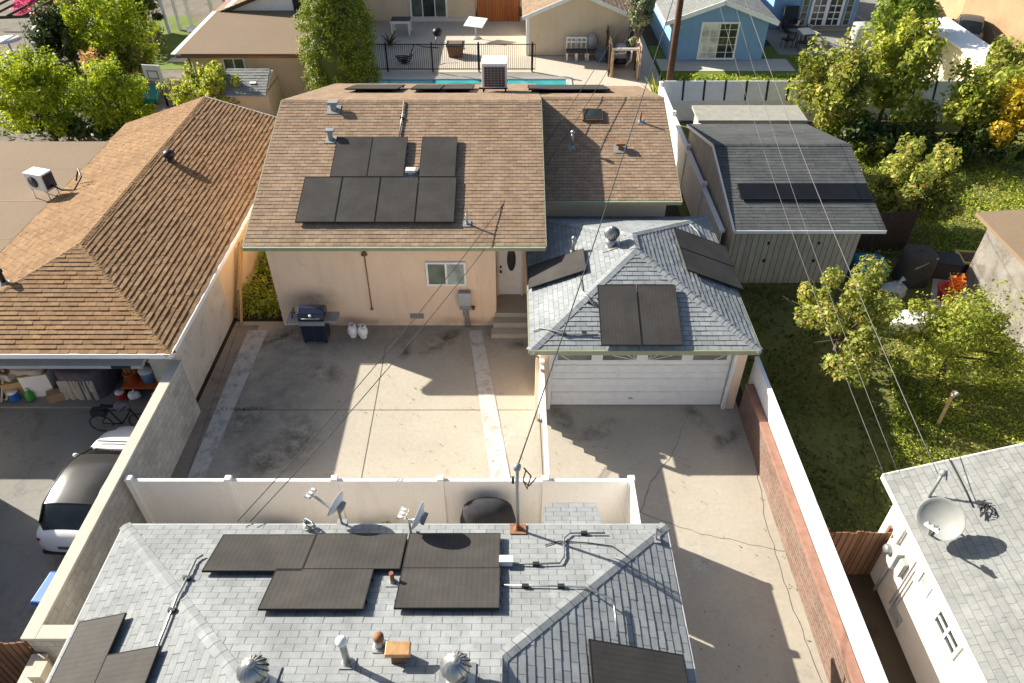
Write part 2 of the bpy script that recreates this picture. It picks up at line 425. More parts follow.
M['solar'] = panelmat('solar_glass')
M['rust'] = plain('rusty_brown', (.26, .12, .06), .75, .1, .35, 9)
M['copper'] = plain('copper_brown', (.62, .36, .16), .5, .3, .35, 8)
M['wood'] = planks('weathered_fence_wood', (.20, .10, .055), (.27, .15, .085), (.05, .03, .02), .14)
M['palewood'] = planks('grey_shed_boards', (.46, .41, .345), (.55, .50, .42), (.15, .125, .10), .2)
M['redwood'] = planks('orange_gate_wood', (.40, .13, .045), (.50, .18, .06), (.12, .05, .02), .15)
M['rawwood'] = plain('raw_timber', (.55, .36, .17), .7, 0, .3, 10)
M['darkwood'] = plain('dark_timber', (.085, .055, .036), .85, 0, .35, 8)
M['bark'] = plain('bark', (.14, .10, .07), .9, 0, .4, 12)
M['glass_dark'] = glass('dark_window_glass', (.035, .045, .04))
M['glass_grey'] = glass('grey_door_glass', (.20, .20, .19), .2)
M['glass_green'] = glass('window_glass_green', (.10, .13, .10))
M['glass_pale'] = glass('window_with_blind', (.42, .47, .42), .2)
M['glass_car'] = glass('car_glass', (.015, .016, .016), .05)
M['curtain'] = glass('curtain_behind_glass', (.62, .60, .52), .3)
M['carwhite'] = plain('white_car_paint', (.74, .73, .72), .25, 0, .04, 2, .6)
M['rubber'] = plain('rubber', (.02, .02, .02), .8, 0, .2, 10)
M['redlamp'] = plain('red_lamp', (.35, .02, .02), .2, 0, .1, 5)
M['bluebin'] = plain('blue_plastic', (.025, .13, .46), .45, 0, .15, 5)
M['bluetarp'] = plain('blue_tarp', (.035, .22, .46), .45, 0, .3, 5)
M['teal'] = plain('teal_tarp', (.03, .26, .23), .6, 0, .35, 3)
M['orangep'] = plain('orange_plastic', (.62, .14, .04), .5, 0, .2, 6)
M['redp'] = plain('red_plastic', (.55, .03, .02), .4, 0, .2, 6)
M['yellowp'] = plain('yellow_plastic', (.62, .50, .12), .5, 0, .2, 6)
M['cardboard'] = plain('cardboard', (.40, .27, .15), .8, 0, .2, 6)
M['greyfabric'] = plain('grey_purple_blanket', (.14, .12, .14), .95, 0, .3, 6)
M['creamfabric'] = plain('cream_canvas', (.52, .46, .38), .95, 0, .2, 6)
M['darkfabric'] = plain('dark_cloth', (.035, .035, .04), .95, 0, .4, 5)
M['brownfabric'] = plain('brown_grey_tarp', (.085, .07, .058), .95, 0, .35, 5)
M['gloss_blue'] = plain('navy_enamel', (.012, .02, .045), .25, 0, .2, 5, .6)
M['stone'] = plain('stone_edge', (.42, .38, .33), .9, 0, .25, 7)
M['wire'] = plain('wire_black', (.03, .03, .03), .6, 0, .1, 5)
M['wiregrey'] = plain('wire_grey', (.13, .127, .12), .6, 0, .1, 5)
M['silver'] = plain('silver_car_paint', (.32, .33, .34), .3, .4, .06, 3, .6)
M['carblack'] = plain('dark_car_paint', (.05, .055, .06), .35, .1, .06, 3, .4)
M['tree_shaded_wall'] = rough_wall('grey_wall_painted_shade', (.26, .24, .21), .3, (.6, .55, .5), .3, 12, .5)  # darker mottled tone paints dappled tree shade on the garden house wall
M['solar_dark'] = panelmat('solar_black', (.010, .012, .016))
M['tray'] = plain('dirt_fill', (.16, .10, .07), .9, 0, .4, 14)
def watermat():
    m, t, b = nodes('pool_water'); p = pos(t)
    t.links.new(ramp(t, noise(t, 1.2, 4, .6, p), [(.3, (.02, .22, .24)), (.7, (.05, .36, .38))]), b.inputs['Base Color'])
    b.inputs['Roughness'].default_value = .12; bump(t, b, noise(t, 5, 3, .5, p), .15, .02); return m
M['water'] = watermat()
def stainmat(name, c, amount, lo=.40, hi=.70):
    m, t, b = nodes(name); p = pos(t); uv = t.nodes.new('ShaderNodeUVMap'); uv.uv_map = 'UVMap'
    ln = N(t, 'ShaderNodeVectorMath', operation='LENGTH'); t.links.new(uv.outputs[0], ln.inputs[0])
    f = ramp(t, ln.outputs['Value'], [(.15, g3(1)), (1, g3(0))])
    k = ramp(t, noise(t, 2.2, 8, .72, p, .15), [(lo, g3(0)), (hi, g3(amount))])
    mm = mulcol(t, f, k); b.inputs['Base Color'].default_value = c4(c); b.inputs['Roughness'].default_value = .85
    t.links.new(mm, b.inputs['Alpha']); MATS[name] = m; return m
M['stain'] = stainmat('dark_stain', (.075, .062, .05), .7)
M['grime_and_shade'] = stainmat('grime_and_shade_film', (.12, .11, .095), .5, .30, .75)  # plain dirt on the walls; on the yard slab also painted shade
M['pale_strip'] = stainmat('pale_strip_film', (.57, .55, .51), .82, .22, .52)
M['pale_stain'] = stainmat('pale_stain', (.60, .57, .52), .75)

M['leaf_lime'] = leafmat('leaf_lime', [(.05, .09, .006), (.13, .19, .010), (.20, .25, .014), (.25, .285, .022), (.27, .26, .025)])
M['leaf_green'] = leafmat('leaf_green', [(.06, .095, .018), (.13, .18, .03), (.22, .26, .055)])
M['leaf_yellow'] = leafmat('leaf_yellow', [(.30, .20, .012), (.42, .30, .02), (.5, .40, .06)])
M['leaf_olive'] = leafmat('leaf_olive', [(.05, .07, .015), (.14, .17, .036), (.21, .235, .055), (.30, .31, .09), (.24, .16, .06)])
M['leaf_fresh'] = leafmat('leaf_fresh', [(.06, .09, .012), (.15, .185, .026), (.22, .25, .042), (.30, .31, .075), (.28, .26, .06)])
M['leaf_cypress'] = leafmat('leaf_cypress', [(.05, .08, .008), (.11, .145, .012), (.20, .22, .025)], .3)
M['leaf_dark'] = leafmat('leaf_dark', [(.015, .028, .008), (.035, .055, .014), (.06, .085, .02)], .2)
M['leaf_grey'] = leafmat('leaf_greyolive', [(.08, .095, .06), (.14, .16, .10), (.20, .21, .15)], .2)
M['leaf_yg'] = leafmat('leaf_yellowgreen', [(.05, .075, .008), (.15, .185, .016), (.23, .255, .025), (.31, .31, .04), (.30, .22, .05)])
M['grass_mix'] = leafmat('grass_blades', [(.06, .10, .008), (.16, .22, .018), (.27, .31, .04), (.36, .31, .10)], .3)
M['weeds'] = leafmat('weed_leaves', [(.03, .045, .01), (.06, .085, .018), (.11, .13, .03)], .3)
M['pinkleaf'] = leafmat('magenta_bracts', [(.42, .05, .26), (.55, .10, .38), (.6, .2, .45)])
M['pinkbrown'] = leafmat('dusty_pink_leaves', [(.30, .16, .10), (.42, .24, .16), (.30, .22, .10)])
M['deadleaf'] = leafmat('dead_leaf', [(.07, .045, .02), (.16, .10, .05), (.24, .17, .08)], .1)
M['orangeflower'] = leafmat('orange_flowers', [(.6, .10, .02), (.65, .25, .03), (.5, .04, .02)])
# ================================================================== generic pieces
def window(parent, c, r, n, w, h, cols=2, rows=1, panes=None, frame=None, fw=.05, depth=.05, name='window', bar=.03, label=None):
    """frame mesh with one pane child per leaf; r = right, n = outward"""
    c, r, n = V(c), V(r), V(n); u = V((0, 0, 1)); m = MB()
    for s in (-1, 1):
        m.obox(c + r * s * (w / 2 - fw / 2), r, u, n, fw / 2, h / 2, depth)
        m.obox(c + u * s * (h / 2 - fw / 2), r, u, n, w / 2 - fw, fw / 2, depth * .96)
    for k in range(1, cols): m.obox(c + r * (-w / 2 + w * k / cols), r, u, n, bar, h / 2 - fw, depth * .9)
    for k in range(1, rows): m.obox(c + u * (-h / 2 + h * k / rows), r, u, n, w / 2 - fw, bar * .6, depth * .8)
    o = m.build(name, frame or M['vinyl'], parent)
    if label: o['label'] = label
    panes = panes or [M['glass_dark']]
    for k, pm in enumerate(panes):
        q = MB(); pw = (w - 2 * fw) / len(panes)
        q.obox(c + r * (-w / 2 + fw + pw * (k + .5)) + n * .012, r, u, n, pw / 2, h / 2 - fw, .006); q.build('pane', pm, o)
    return o
def roof_slab(polys, t=.1, over=None):
    m = MB()
    for P in polys:
        P = [V(p) for p in P]; n = (P[1] - P[0]).cross(P[2] - P[0]).normalized()
        if n.z < 0: n = -n; 
        a = [p - n * .012 for p in P]; b = [p - n * t for p in P]
        va = [m.bm.verts.new(p) for p in a]; vb = [m.bm.verts.new(p) for p in b]; k = len(P)
        m.bm.faces.new(va); m.bm.faces.new(vb[::-1])
        for i in range(k): m.bm.faces.new([va[i], vb[i], vb[(i + 1) % k], va[(i + 1) % k]])
    return m
def make_roof(parent, polys, mat, trim, e=.145, lift=.014, capsegs=(), capw=.16, slope=.3, t=.1, capL=.2, bw=.25):
    m = MB(); m.norecalc = True
    for P in polys: m.courses(P, e, lift, bw)
    r = m.build('roof', mat, parent)
    roof_slab(polys, t).build('soffit', trim, r)
    if capsegs:
        for a, b in capsegs: q = MB(); q.norecalc = True; q.caps(a, b, capw, capL, slope); q.build('ridge_cap', mat, r)
    return r
def plane_frame(pl):
    gx, gy = pl[3], pl[4]; n = V((-gx, -gy, 1)).normalized(); u = V((0, 0, 1)).cross(n).normalized(); v = n.cross(u)
    return u, v, n
def solar_panel(c, pl, wu, wv, label, group, h=.12, turn=0, gm=None):
    """c = point on the module's mid plane; wu along the eave, wv up the slope"""
    u, v, n = plane_frame(pl); q = Matrix.Rotation(R(turn), 3, n); u = q @ u; v = q @ v
    c = V(c); base = c - n * h
    root = empty('solar_panel', base, label, 'solar panel', group=group)
    g = MB(); a = [c - u * (wu / 2 - .012) - v * (wv / 2 - .012), c + u * (wu / 2 - .012) - v * (wv / 2 - .012), c + u * (wu / 2 - .012) + v * (wv / 2 - .012), c - u * (wu / 2 - .012) + v * (wv / 2 - .012)]
    g.norecalc = True; g.face(a, [(0, 0), (wu, 0), (wu, wv), (0, wv)]); g.build('glass_sheet', gm or M['solar'], root)
    f = MB()
    for s in (-1, 1):
        f.obox(c + u * s * (wu / 2 - .008) - n * .017, u, v, n, .008, wv / 2, .02)
        f.obox(c + v * s * (wv / 2 - .008) - n * .017, u, v, n, wu / 2 - .016, .008, .02)
    f.obox(c - n * .03, u, v, n, wu / 2 - .02, wv / 2 - .02, .004)
    f.build('frame', M['blackframe'], root)
    rl = MB()
    for s in (-1, 1):
        rl.obox(c + v * s * wv * .27 - n * .062, u, v, n, wu / 2 + .02, .02, .02)
        for k in (-1, 1): rl.obox(c + v * s * wv * .27 + u * k * wu * .33 - n * (h * .5 + .05), u, v, n, .025, .025, max(.01, h * .5 - .03))
    rl.build('mounting_rail', M['blackframe'], root)
    return root
def pipe_vent(name, pl, bpx, tpx, r, mat, label, cap=None, flash=.12, group=None, cat='vent pipe', capr=1.5):
    b = RP(*bpx, pl); t = YP(*tpx, b.y); t = V((b.x, b.y, max(t.z, b.z + .12)))
    root = empty(name, b, label, cat, group=group)
    u, v, n = plane_frame(pl)
    m = MB(); m.obox(b + n * .02, u, v, n, flash, flash, .006); m.lathe([(r * 1.9, .0), (r * 1.15, .07)], b + n * .02, 14); m.build('flashing', M['greymetal'], root)
    m = MB(); m.tube([b - V((0, 0, .02)), t], r, 14); m.build('pipe', mat, root)
    if cap: m = MB(); m.lathe([(r * 1.05, -.05), (r * capr, -.04), (r * capr * 1.02, .02), (r * .5, .06), (0, .065)], t, 14); m.build('rain_cap', cap, root)
    return root
def turbine_vent(c, pl, r, label, mat=None):
    b = V((c.x, c.y, RZ(pl, c.x, c.y)))
    root = empty('turbine_vent', b, label, 'roof vent', group='spinning turbine vents on the roofs'); u, v, n = plane_frame(pl)
    m = MB(); m.obox(b + n * .02, u, v, n, r * 1.15, r * 1.15, .008); m.tube([b - V((0, 0, .05)), (c.x, c.y, c.z - r * .75)], r * .68, 18); m.build('base', M['galv'], root)
    m = MB(); K = 15
    for k in range(K):
        prev = None
        for i in range(8):
            th = math.pi * (.08 + .80 * i / 7); tw = .75 * (i / 7) ; a0 = 2 * math.pi * k / K + tw; a1 = a0 + 2 * math.pi / K * 1.15
            p0 = V((c.x + r * math.sin(th) * math.cos(a0), c.y + r * math.sin(th) * math.sin(a0), c.z + r * .82 * math.cos(th)))
            p1 = V((c.x + r * .84 * math.sin(th) * math.cos(a1), c.y + r * .84 * math.sin(th) * math.sin(a1), c.z + r * .80 * math.cos(th)))
            cur = (m.bm.verts.new(p0), m.bm.verts.new(p1))
            if prev: f = m.bm.faces.new([prev[0], prev[1], cur[1], cur[0]]); f.smooth = True
            prev = cur
    m.build('turbine_blades', M['galv'], root)
    m = MB(); m.lathe([(r * .30, -.0), (r * .28, .02), (r * .12, .04), (0, .045)], (c.x, c.y, c.z + r * .76), 18); m.build('top_cap', M['galv'], root)
    m = MB(); m.ball((c.x, c.y, c.z), r * .6, seg=12, rings=8); m.build('dark_core', M['black'], root)
    return root
def conduit(pts, r, mat, label, name='conduit', clamps=(), cat='conduit', group=None, seg=6):
    m = MB(); m.tube(pts, r, seg)
    if not clamps:
        o = m.build(name, mat); return tag(o, label, cat, group)
    root = empty(name, pts[0], label, cat, group=group); m.build('pipe_run', mat, root)
    for c in clamps: q = MB(); q.box(c.x - .06, c.x + .06, c.y - .03, c.y + .03, c.z - .08, c.z + .035); q.build('pipe_support', M['blackplastic'], root)
    return root
def satellite_dish(base, center, nrm, r, label, mastbase_mat=None, arm=.62, ry=1.08, mat=None):
    base, c, n = V(base), V(center), V(nrm).normalized()
    root = empty('satellite_dish', base, label, 'satellite dish', group='satellite dishes on the roofs')
    prof = [(0, 0), (r * .3, .012), (r * .6, .05), (r * .85, .105), (r, .15), (r * 1.02, .15), (r * .86, .095), (r * .6, .038), (r * .3, 0), (0, -.012)]
    m = MB(); m.lathe([(a, z * r / .42 - .08) for a, z in prof], c, 28, n, sx=1, sy=1); m.build('reflector', mat or M['dish'], root)
    side = n.cross(V((0, 0, 1))).normalized(); up = side.cross(n).normalized()
    m = MB(); back = c - n * .13
    m.tube([base, V((base.x, base.y, back.z - .06)), back], .025, 8); m.obox(base + V((0, 0, .015)), (1, 0, 0), (0, 1, 0), (0, 0, 1), .1, .1, .015)
    m.obox(back, side, up, n, .08, .1, .04); m.build('mast', M['greymetal'], root)
    lowp = c - up * r * .9 + n * .05; tip = c - up * r * .45 + n * arm
    m = MB(); m.bar(back - up * .05, lowp, .035, .035); m.bar(lowp, tip, .04, .04); m.build('feed_arm', M['greymetal'], root)
    m = MB()
    for s in (-.09, 0, .09): m.tube([tip + side * s, tip + side * s + (c - tip).normalized() * .13], .032, 8)
    m.obox(tip, side, up, n, .13, .03, .035); m.build('receiver', M['offwhite'], root)
    return root
def fence_posts(root, pts, h, w, mat, cap=True, name='post'):
    for p in pts:
        m = MB(); m.box(p[0] - w / 2, p[0] + w / 2, p[1] - w / 2, p[1] + w / 2, p[2] if len(p) > 2 else 0, h); o = m.build(name, mat, root)
        if cap:
            q = MB(); k = w * .62; z = h; q.hexa([(p[0] - k, p[1] - k, z), (p[0] + k, p[1] - k, z), (p[0] + k, p[1] + k, z), (p[0] - k, p[1] + k, z), (p[0] - k * .8, p[1] - k * .8, z + .05), (p[0] + k * .8, p[1] - k * .8, z + .05), (p[0] + k * .8, p[1] + k * .8, z + .05), (p[0] - k * .8, p[1] + k * .8, z + .05)]); q.build('post_cap', mat, o)
def trough(m, a, b, w=.1, h=.1):  # gutter
    m.bar(a, b, w, h)

# ================================================================== setting: ground
struct('ground', sheet(rect(-300, 300, -200, 500), -.06), M['soil'])
struct('back_yard_slab', sheet(rect(-9.02, .74, 10.6, 18.6), 0), M['yard'])
struct('driveway', sheet(rect(.74, 6.45, -10, 14.9), 0), M['drive'])
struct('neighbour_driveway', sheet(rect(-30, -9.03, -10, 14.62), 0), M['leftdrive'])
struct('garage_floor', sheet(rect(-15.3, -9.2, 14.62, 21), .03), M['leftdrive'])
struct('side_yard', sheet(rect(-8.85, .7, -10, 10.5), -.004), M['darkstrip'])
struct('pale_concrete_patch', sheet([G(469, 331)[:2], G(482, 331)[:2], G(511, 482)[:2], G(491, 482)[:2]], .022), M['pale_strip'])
def stain(px, py, rx, ry, mat, rot=0.0, z=.008):
    c = G(px, py, 0); m = MB(); n = 20; ring = [(math.cos(2 * math.pi * k / n), math.sin(2 * math.pi * k / n)) for k in range(n)]
    for k in range(n):
        a, b = ring[k], ring[(k + 1) % n]; q = lambda p: (c.x + p[0] * rx * math.cos(rot) - p[1] * ry * math.sin(rot), c.y + p[0] * rx * math.sin(rot) + p[1] * ry * math.cos(rot), z)
        m.face([(c.x, c.y, z), q(a), q(b)], [(0, 0), a, b])
    struct('concrete_stain_and_shade', m, mat)  # stains, plus two large films that also paint yard shade
for i, q in enumerate(((262, 462, 1.1, .8), (300, 440, .7, 1.0), (290, 335, 2.2, .5), (445, 340, 1.2, .35), (240, 425, .8, .5), (405, 352, .5, .25), (560, 410, 1.6, .35), (690, 412, 1.6, .3), (728, 440, .35, .8), (325, 372, .8, .5), (230, 395, .5, .6), (520, 345, .5, .3), (600, 430, .9, .4))): stain(*q, M['stain'], .3 * i, .008 + .0006 * i)
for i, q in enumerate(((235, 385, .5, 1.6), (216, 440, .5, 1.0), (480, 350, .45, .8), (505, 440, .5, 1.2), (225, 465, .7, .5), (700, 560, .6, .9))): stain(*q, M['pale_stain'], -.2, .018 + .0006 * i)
stain(270, 415, 2.3, 4.4, M['grime_and_shade'], 0, .0065); stain(400, 335, 5.5, 1.3, M['grime_and_shade'], 0, .007)  # dirt films that also paint the shade darker at left and along the house
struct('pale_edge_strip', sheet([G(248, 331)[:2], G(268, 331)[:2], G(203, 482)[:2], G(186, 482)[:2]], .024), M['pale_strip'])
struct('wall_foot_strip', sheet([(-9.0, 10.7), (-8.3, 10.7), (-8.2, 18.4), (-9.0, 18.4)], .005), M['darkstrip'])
# saw-cut joints of the slabs, narrow dark grooves
jm = MB()
for a, b in (((220, 410), (545, 410)), ((386, 345), (361, 480)), ((237, 330), (186, 480)), ((535, 330), (543, 480))):
    a, b = G(*a), G(*b); jm.bar(a + V((0, 0, .004)), b + V((0, 0, .004)), .014, .006)
for a, b in (((745, 412), (752, 440)), ((752, 440), (765, 520)), ((765, 520), (790, 600)), ((790, 600), (822, 683)), ((688, 415), (672, 455)), ((672, 455), (650, 482)), ((650, 482), (640, 512)), ((640, 512), (700, 534)), ((700, 534), (790, 552))):
    a, b = G(*a), G(*b); nn_ = max(2, int((b - a).length / .22)); sd = (b - a).normalized().cross(V((0, 0, 1))); pv = a
    for k in range(1, nn_ + 1):
        q = a.lerp(b, k / nn_) + sd * (random.uniform(-.03, .03) if k < nn_ else 0); jm.bar(pv + V((0, 0, .004)), q + V((0, 0, .004)), random.uniform(.004, .009), .006); pv = q
struct('slab_joints', jm, plain('joint_dirt', (.10, .08, .06), .95))
struct('pool_deck', sheet(rect(-9.5, 8.3, 32.2, 52), -.02), M['deck'])
struct('pool_water', sheet(rect(-7.6, 3.0, 36.4, 40.2), -.016), M['water'])
cp = MB()
cp.box(-7.9, 3.3, 40.2, 40.62, -.02, .03); cp.box(-7.9, 3.3, 36.0, 36.4, -.02, .03); cp.box(3.0, 3.3, 36.4, 40.2, -.02, .03); cp.box(-7.9, -7.6, 36.4, 40.2, -.02, .03)
struct('pool_coping', cp, M['strip'])
struct('neighbour_lawn', sheet(rect(8.4, 30, 35.2, 46), -.03), M['lawn_far'])
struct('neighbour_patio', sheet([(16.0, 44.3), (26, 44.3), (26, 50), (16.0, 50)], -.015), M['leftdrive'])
struct('side_path', sheet([(8.5, 41.6), (16.2, 41.6), (16.2, 43.6), (8.5, 43.6)], -.012), M['strip'])
struct('garden_soil', sheet(rect(6.75, 40, 9.9, 34.4), -.03), M['lawn_base'])
struct('shady_path', sheet([(6.8, -6), (8.2, -6), (8.2, 9.3), (6.8, 9.3)], .0), M['soil'])
struct('garden_slab', sheet([G(934, 268)[:2], G(985, 262)[:2], G(1010, 330)[:2], G(930, 305)[:2]], -.01), M['strip'])
struct('far_left_yard', sheet(rect(-40, -9.6, 28.6, 60), -.03), concrete('far_yard', (.20, .175, .14), .3, (.6, .55, .5), .55))
struct('far_left_lawn', sheet([G(148, 70)[:2], G(208, 68)[:2], G(215, 40)[:2], G(190, 14)[:2], G(145, 20)[:2], G(160, 45)[:2]], -.015), M['lawn_far'])
struct('far_right_drive', sheet(rect(22, 60, 40, 70), -.025), M['leftdrive'])

# ================================================================== front house (nearest, grey hip roof)
FX0, FX1, FY, FZ, FP, GX = -7.76, 3.07, 8.76, 2.6, .33, -.15
FN = (0, FY, FZ, 0, -FP); FW = (FX0, 0, FZ, FP, 0); FE = (FX1, 0, FZ, -FP, 0)
s_ = FX1 - GX; RY = FY - 5.4; RZ_ = FZ + 5.4 * FP; zg = FZ + s_ * FP
front = empty('front_house', (FX0 + 5.4, 3.4, 0), 'nearest house with a pale grey hip shingle roof in the foreground', 'house')
NW, NE = V((FX0, FY, FZ)), V((FX1, FY, FZ)); SYs = 2 * RY - FY
Npl = [NW, NE, V((GX, FY - s_, zg)), V((GX, RY, RZ_)), V((FX0 + 5.4, RY, RZ_))]
Spl = [V((p.x, 2 * RY - p.y, p.z)) for p in Npl][::-1]
Wpl = [V((FX0, SYs, FZ)), NW, V((FX0 + 5.4, RY, RZ_))]
Epl = [NE, V((FX1, SYs, FZ)), V((GX, SYs + s_, zg)), V((GX, FY - s_, zg))]
fr = make_roof(front, [Npl, Spl, Wpl, Epl], M['shingle_grey'], M['offwhite'], .15, .010,
    [(NW, V((FX0 + 5.4, RY, RZ_))), (NE, V((GX, FY - s_, zg))), (V((FX0 + 5.4, RY, RZ_)), V((GX, RY, RZ_)))], .11, .25, .1, .24, bw=.33)
gm = MB(); gm.wallprism([(GX - .02, FY - s_ - .02, zg - .03), (GX - .02, RY, RZ_ - .03), (GX - .02, SYs + s_ + .02, zg - .03)], (-1, 0, 0), .1); gm.build('gable_wall', M['greytrim'], front)
m = MB(); m.prism([(FX0 + .4, SYs + .4), (FX1 - .4, SYs + .4), (FX1 - .4, FY - .4), (FX0 + .4, FY - .4)], 0, FZ - .02); m.build('wall', M['cream'], front)
m = MB()
m.bar((FX0, FY + .02, FZ - .06), (FX1, FY + .02, FZ - .06), .03, .12); m.bar((FX0 - .02, FY, FZ - .06), (FX0 - .02, SYs, FZ - .06), .03, .12); m.bar((FX1 + .02, FY, FZ - .06), (FX1 + .02, SYs, FZ - .06), .03, .12)
m.build('fascia', M['greytrim'], front)
pr = MB(); pr.norecalc = True; PP = [V((.70, 9.62, 2.18)), V((1.78, 9.62, 2.18)), V((1.9, 8.6, 2.48)), V((.62, 8.6, 2.48))]
pr.courses(PP, .15, .01, .33); po = pr.build('porch_roof', M['shingle_grey'], front); roof_slab([PP], .08).build('soffit', M['offwhite'], po)
m = MB(); m.box(.75, .85, 9.4, 9.5, 0, 2.15); m.box(1.62, 1.72, 9.4, 9.5, 0, 2.15); m.build('porch_post', M['offwhite'], front)

grpF = 'solar panels on the foreground grey roof'
def fpanel(px, pl, wu, wv, label, grp=grpF, h=.13, turn=0): return solar_panel(RP(*px, pl, h), pl, wu, wv, label, grp, h, turn)
fpanel((261, 552), FN, 1.80, 1.06, 'black solar panel at the left end of the upper row on the foreground grey roof')
fpanel((357, 550.5), FN, 1.76, 1.04, 'black solar panel in the middle of the upper row, below the slanted satellite dish')
fpanel((453, 550), FN, 1.77, 1.03, 'black solar panel at the right end of the upper row, under a dish shadow')
fpanel((318, 588), FN, 1.77, 1.03, 'black solar panel hanging alone below the upper row, left of the thin brown pipe')
fpanel((449, 587), FN, 1.78, 1.03, 'black solar panel in the lower row, right of the thin brown pipe')
solar_panel(V((-7.15, 5.70, RZ(FW, -7.15, 5.70) + .13)), FW, 1.80, .98, 'large black solar panel on the left slope beside the block wall corner', grpF)
solar_panel(V((-6.21, 4.95, RZ(FW, -6.21, 4.95) + .13)), FW, 1.80, 1.04, 'black solar panel cut by the bottom edge under the silver conduit', grpF)
solar_panel(V((2.08, 5.12, RZ(FE, 2.08, 5.12) + .13)), FE, 1.76, 1.72, 'dark brown-black solar panel on the right slope, alone beside the driveway', grpF)

turbine_vent(RP(456, 666, FN, .38), FN, .24, 'silver turbine vent on the foreground grey roof, right of the copper box')
turbine_vent(RP(253, 670, FN, .38), FN, .24, 'silver turbine vent on the left hip of the foreground grey roof')
pipe_vent('vent_pipe', FN, (348, 664), (345, 641), .055, M['galv'], 'tall grey flue pipe with a white round cap on the foreground roof', M['white'])
pipe_vent('vent_pipe', FN, (381, 648), (380, 637), .075, M['galv'], 'short stubby pipe with a rusty cap left of the copper box', M['rust'], capr=1.1)
pipe_vent('vent_pipe', FN, (393, 583), (389, 573), .04, M['rust'], 'thin brown open pipe between the two lower foreground panels')
b = RP(400, 658, FN); root = empty('roof_vent_box', b, 'copper coloured square roof vent box on the foreground grey roof', 'roof vent')
m = MB(); m.hexa([b + V(q) for q in ((-.12, -.12, -.05), (.12, -.12, -.05), (.12, .1, -.05), (-.12, .1, -.05), (-.1, -.1, .26), (.1, -.1, .26), (.1, .1, .26), (-.1, .1, .26))]); m.build('duct', M['rust'], root)
m = MB(); m.hexa([b + V(q) for q in ((-.2, -.12, .24), (.2, -.12, .24), (.2, .09, .3), (-.2, .09, .3), (-.19, -.12, .33), (.19, -.12, .33), (.19, .09, .37), (-.19, .09, .37))]); m.build('hood', M['copper'], root, bevel=.012)
def rp(pl, h, *px): return [RP(x, y, pl, h) for x, y in px]
conduit(rp(FN, .06, (203, 555), (196, 559), (187, 578), (182, 588)) + rp(FW, .06, (178, 595), (172, 610), (165, 628), (158, 645), (155, 652)), .022, M['galv'], 'silver conduit running down the left slope from the upper panel row', clamps=[RP(187, 578, FN, .05), RP(172, 610, FW, .05)])
conduit(rp(FN, .06, (503, 563), (535, 564), (560, 563), (564, 556), (564, 538), (570, 533), (605, 533)), .02, M['galv'], 'grey conduit with two bends right of the upper panel row', clamps=rp(FN, .05, (536, 564), (584, 533)))
conduit(rp(FN, .06, (501, 585), (560, 586), (585, 587), (596, 592)) + rp(FE, .08, (613, 600), (615, 612), (617, 636)), .018, M['galv'], 'straight grey conduit crossing the hip towards the right slope panel', clamps=rp(FN, .05, (525, 586), (561, 586)))
# service mast
b = RP(518, 530, FN); tp = YP(517, 468, b.y); root = empty('service_mast', b, 'grey electrical service mast rising from the foreground roof edge', 'utility mast')
m = MB(); m.tube([b - V((0, 0, .1)), tp], .035, 12); m.build('mast_pipe', M['galv'], root)
m = MB(); m.lathe([(.035, -.05), (.07, -.02), (.075, .06), (.03, .1), (0, .105)], tp, 12); m.build('weatherhead', M['greymetal'], root)
m = MB(); m.obox(b + V((0, 0, .03)), *plane_frame(FN), .16, .16, .008); m.lathe([(.1, 0), (.045, .1)], b + V((0, 0, .02)), 12); m.build('flashing', M['rust'], root)
m = MB()
for pts in ([(524, 468), (531, 476), (527, 489), (523, 480), (526, 470)], [(524, 482), (529, 486), (536, 478)]): m.tube([YP(x, y, b.y) for x, y in pts], .014, 6)
m.obox(YP(513, 480, b.y), (1, 0, 0), (0, 1, 0), (0, 0, 1), .025, .025, .08); m.build('cable_loop', M['wire'], root)
satellite_dish(RP(342, 524, FN), YP(336, 504, 8.88), (-.88, .35, .32), .28, 'off-white satellite dish tilted left, standing on the foreground roof edge', arm=.6, mat=M['white'])
satellite_dish(RP(411, 534, FN), YP(418, 516, 8.5), (-.93, .25, .27), .29, 'off-white satellite dish seen edge-on, casting a round shadow on a panel', arm=.34, mat=M['white'])
b = RP(656, 540, FE); root = empty('cable_bracket', b, 'small grey cable bracket near the right hip corner of the foreground roof', 'bracket')
m = MB(); m.bar(b, b + V((-.02, .05, .32)), .03, .03); m.bar(b + V((-.02, .05, .3)), b + V((.1, .02, .22)), .03, .03); m.build('bracket_arm', M['galv'], root)
m = MB(); m.box(b.x - .08, b.x + .08, b.y - .08, b.y + .08, b.z - .05, b.z + .03); m.build('bracket_foot', M['greymetal'], root)
conduit(rp(FN, .03, (545, 545), (560, 541), (590, 543), (612, 546), (628, 557)), .012, M['wire'], 'slack black cable lying in a curve on the foreground roof', name='roof_cable', cat='cable')
b = RP(310, 529, FN); m = MB()
for k in range(14):
    a = random.uniform(0, 6.28); m.tube([b + V((.12 * math.cos(a + j * 1.3), .1 * math.sin(a + j * 1.1), .05 + .04 * j)) for j in range(5)], .012, 5)
tag(m.build('cable_coil', M['greymetal']), 'tangled coil of cable at the foreground roof edge left of the slanted dish', 'cable')
b = RP(506, 562, FN, .06); root = empty('junction_box', b, 'small white junction box beside the right panel of the upper row', 'junction box')
m = MB(); m.obox(b + V((0, 0, .04)), *plane_frame(FN), .12, .09, .06); m.build('box_body', M['white'], root, bevel=.01); m = MB(); m.obox(b + V((0, 0, .105)), *plane_frame(FN), .125, .095, .008); m.build('box_lid', M['white'], root)
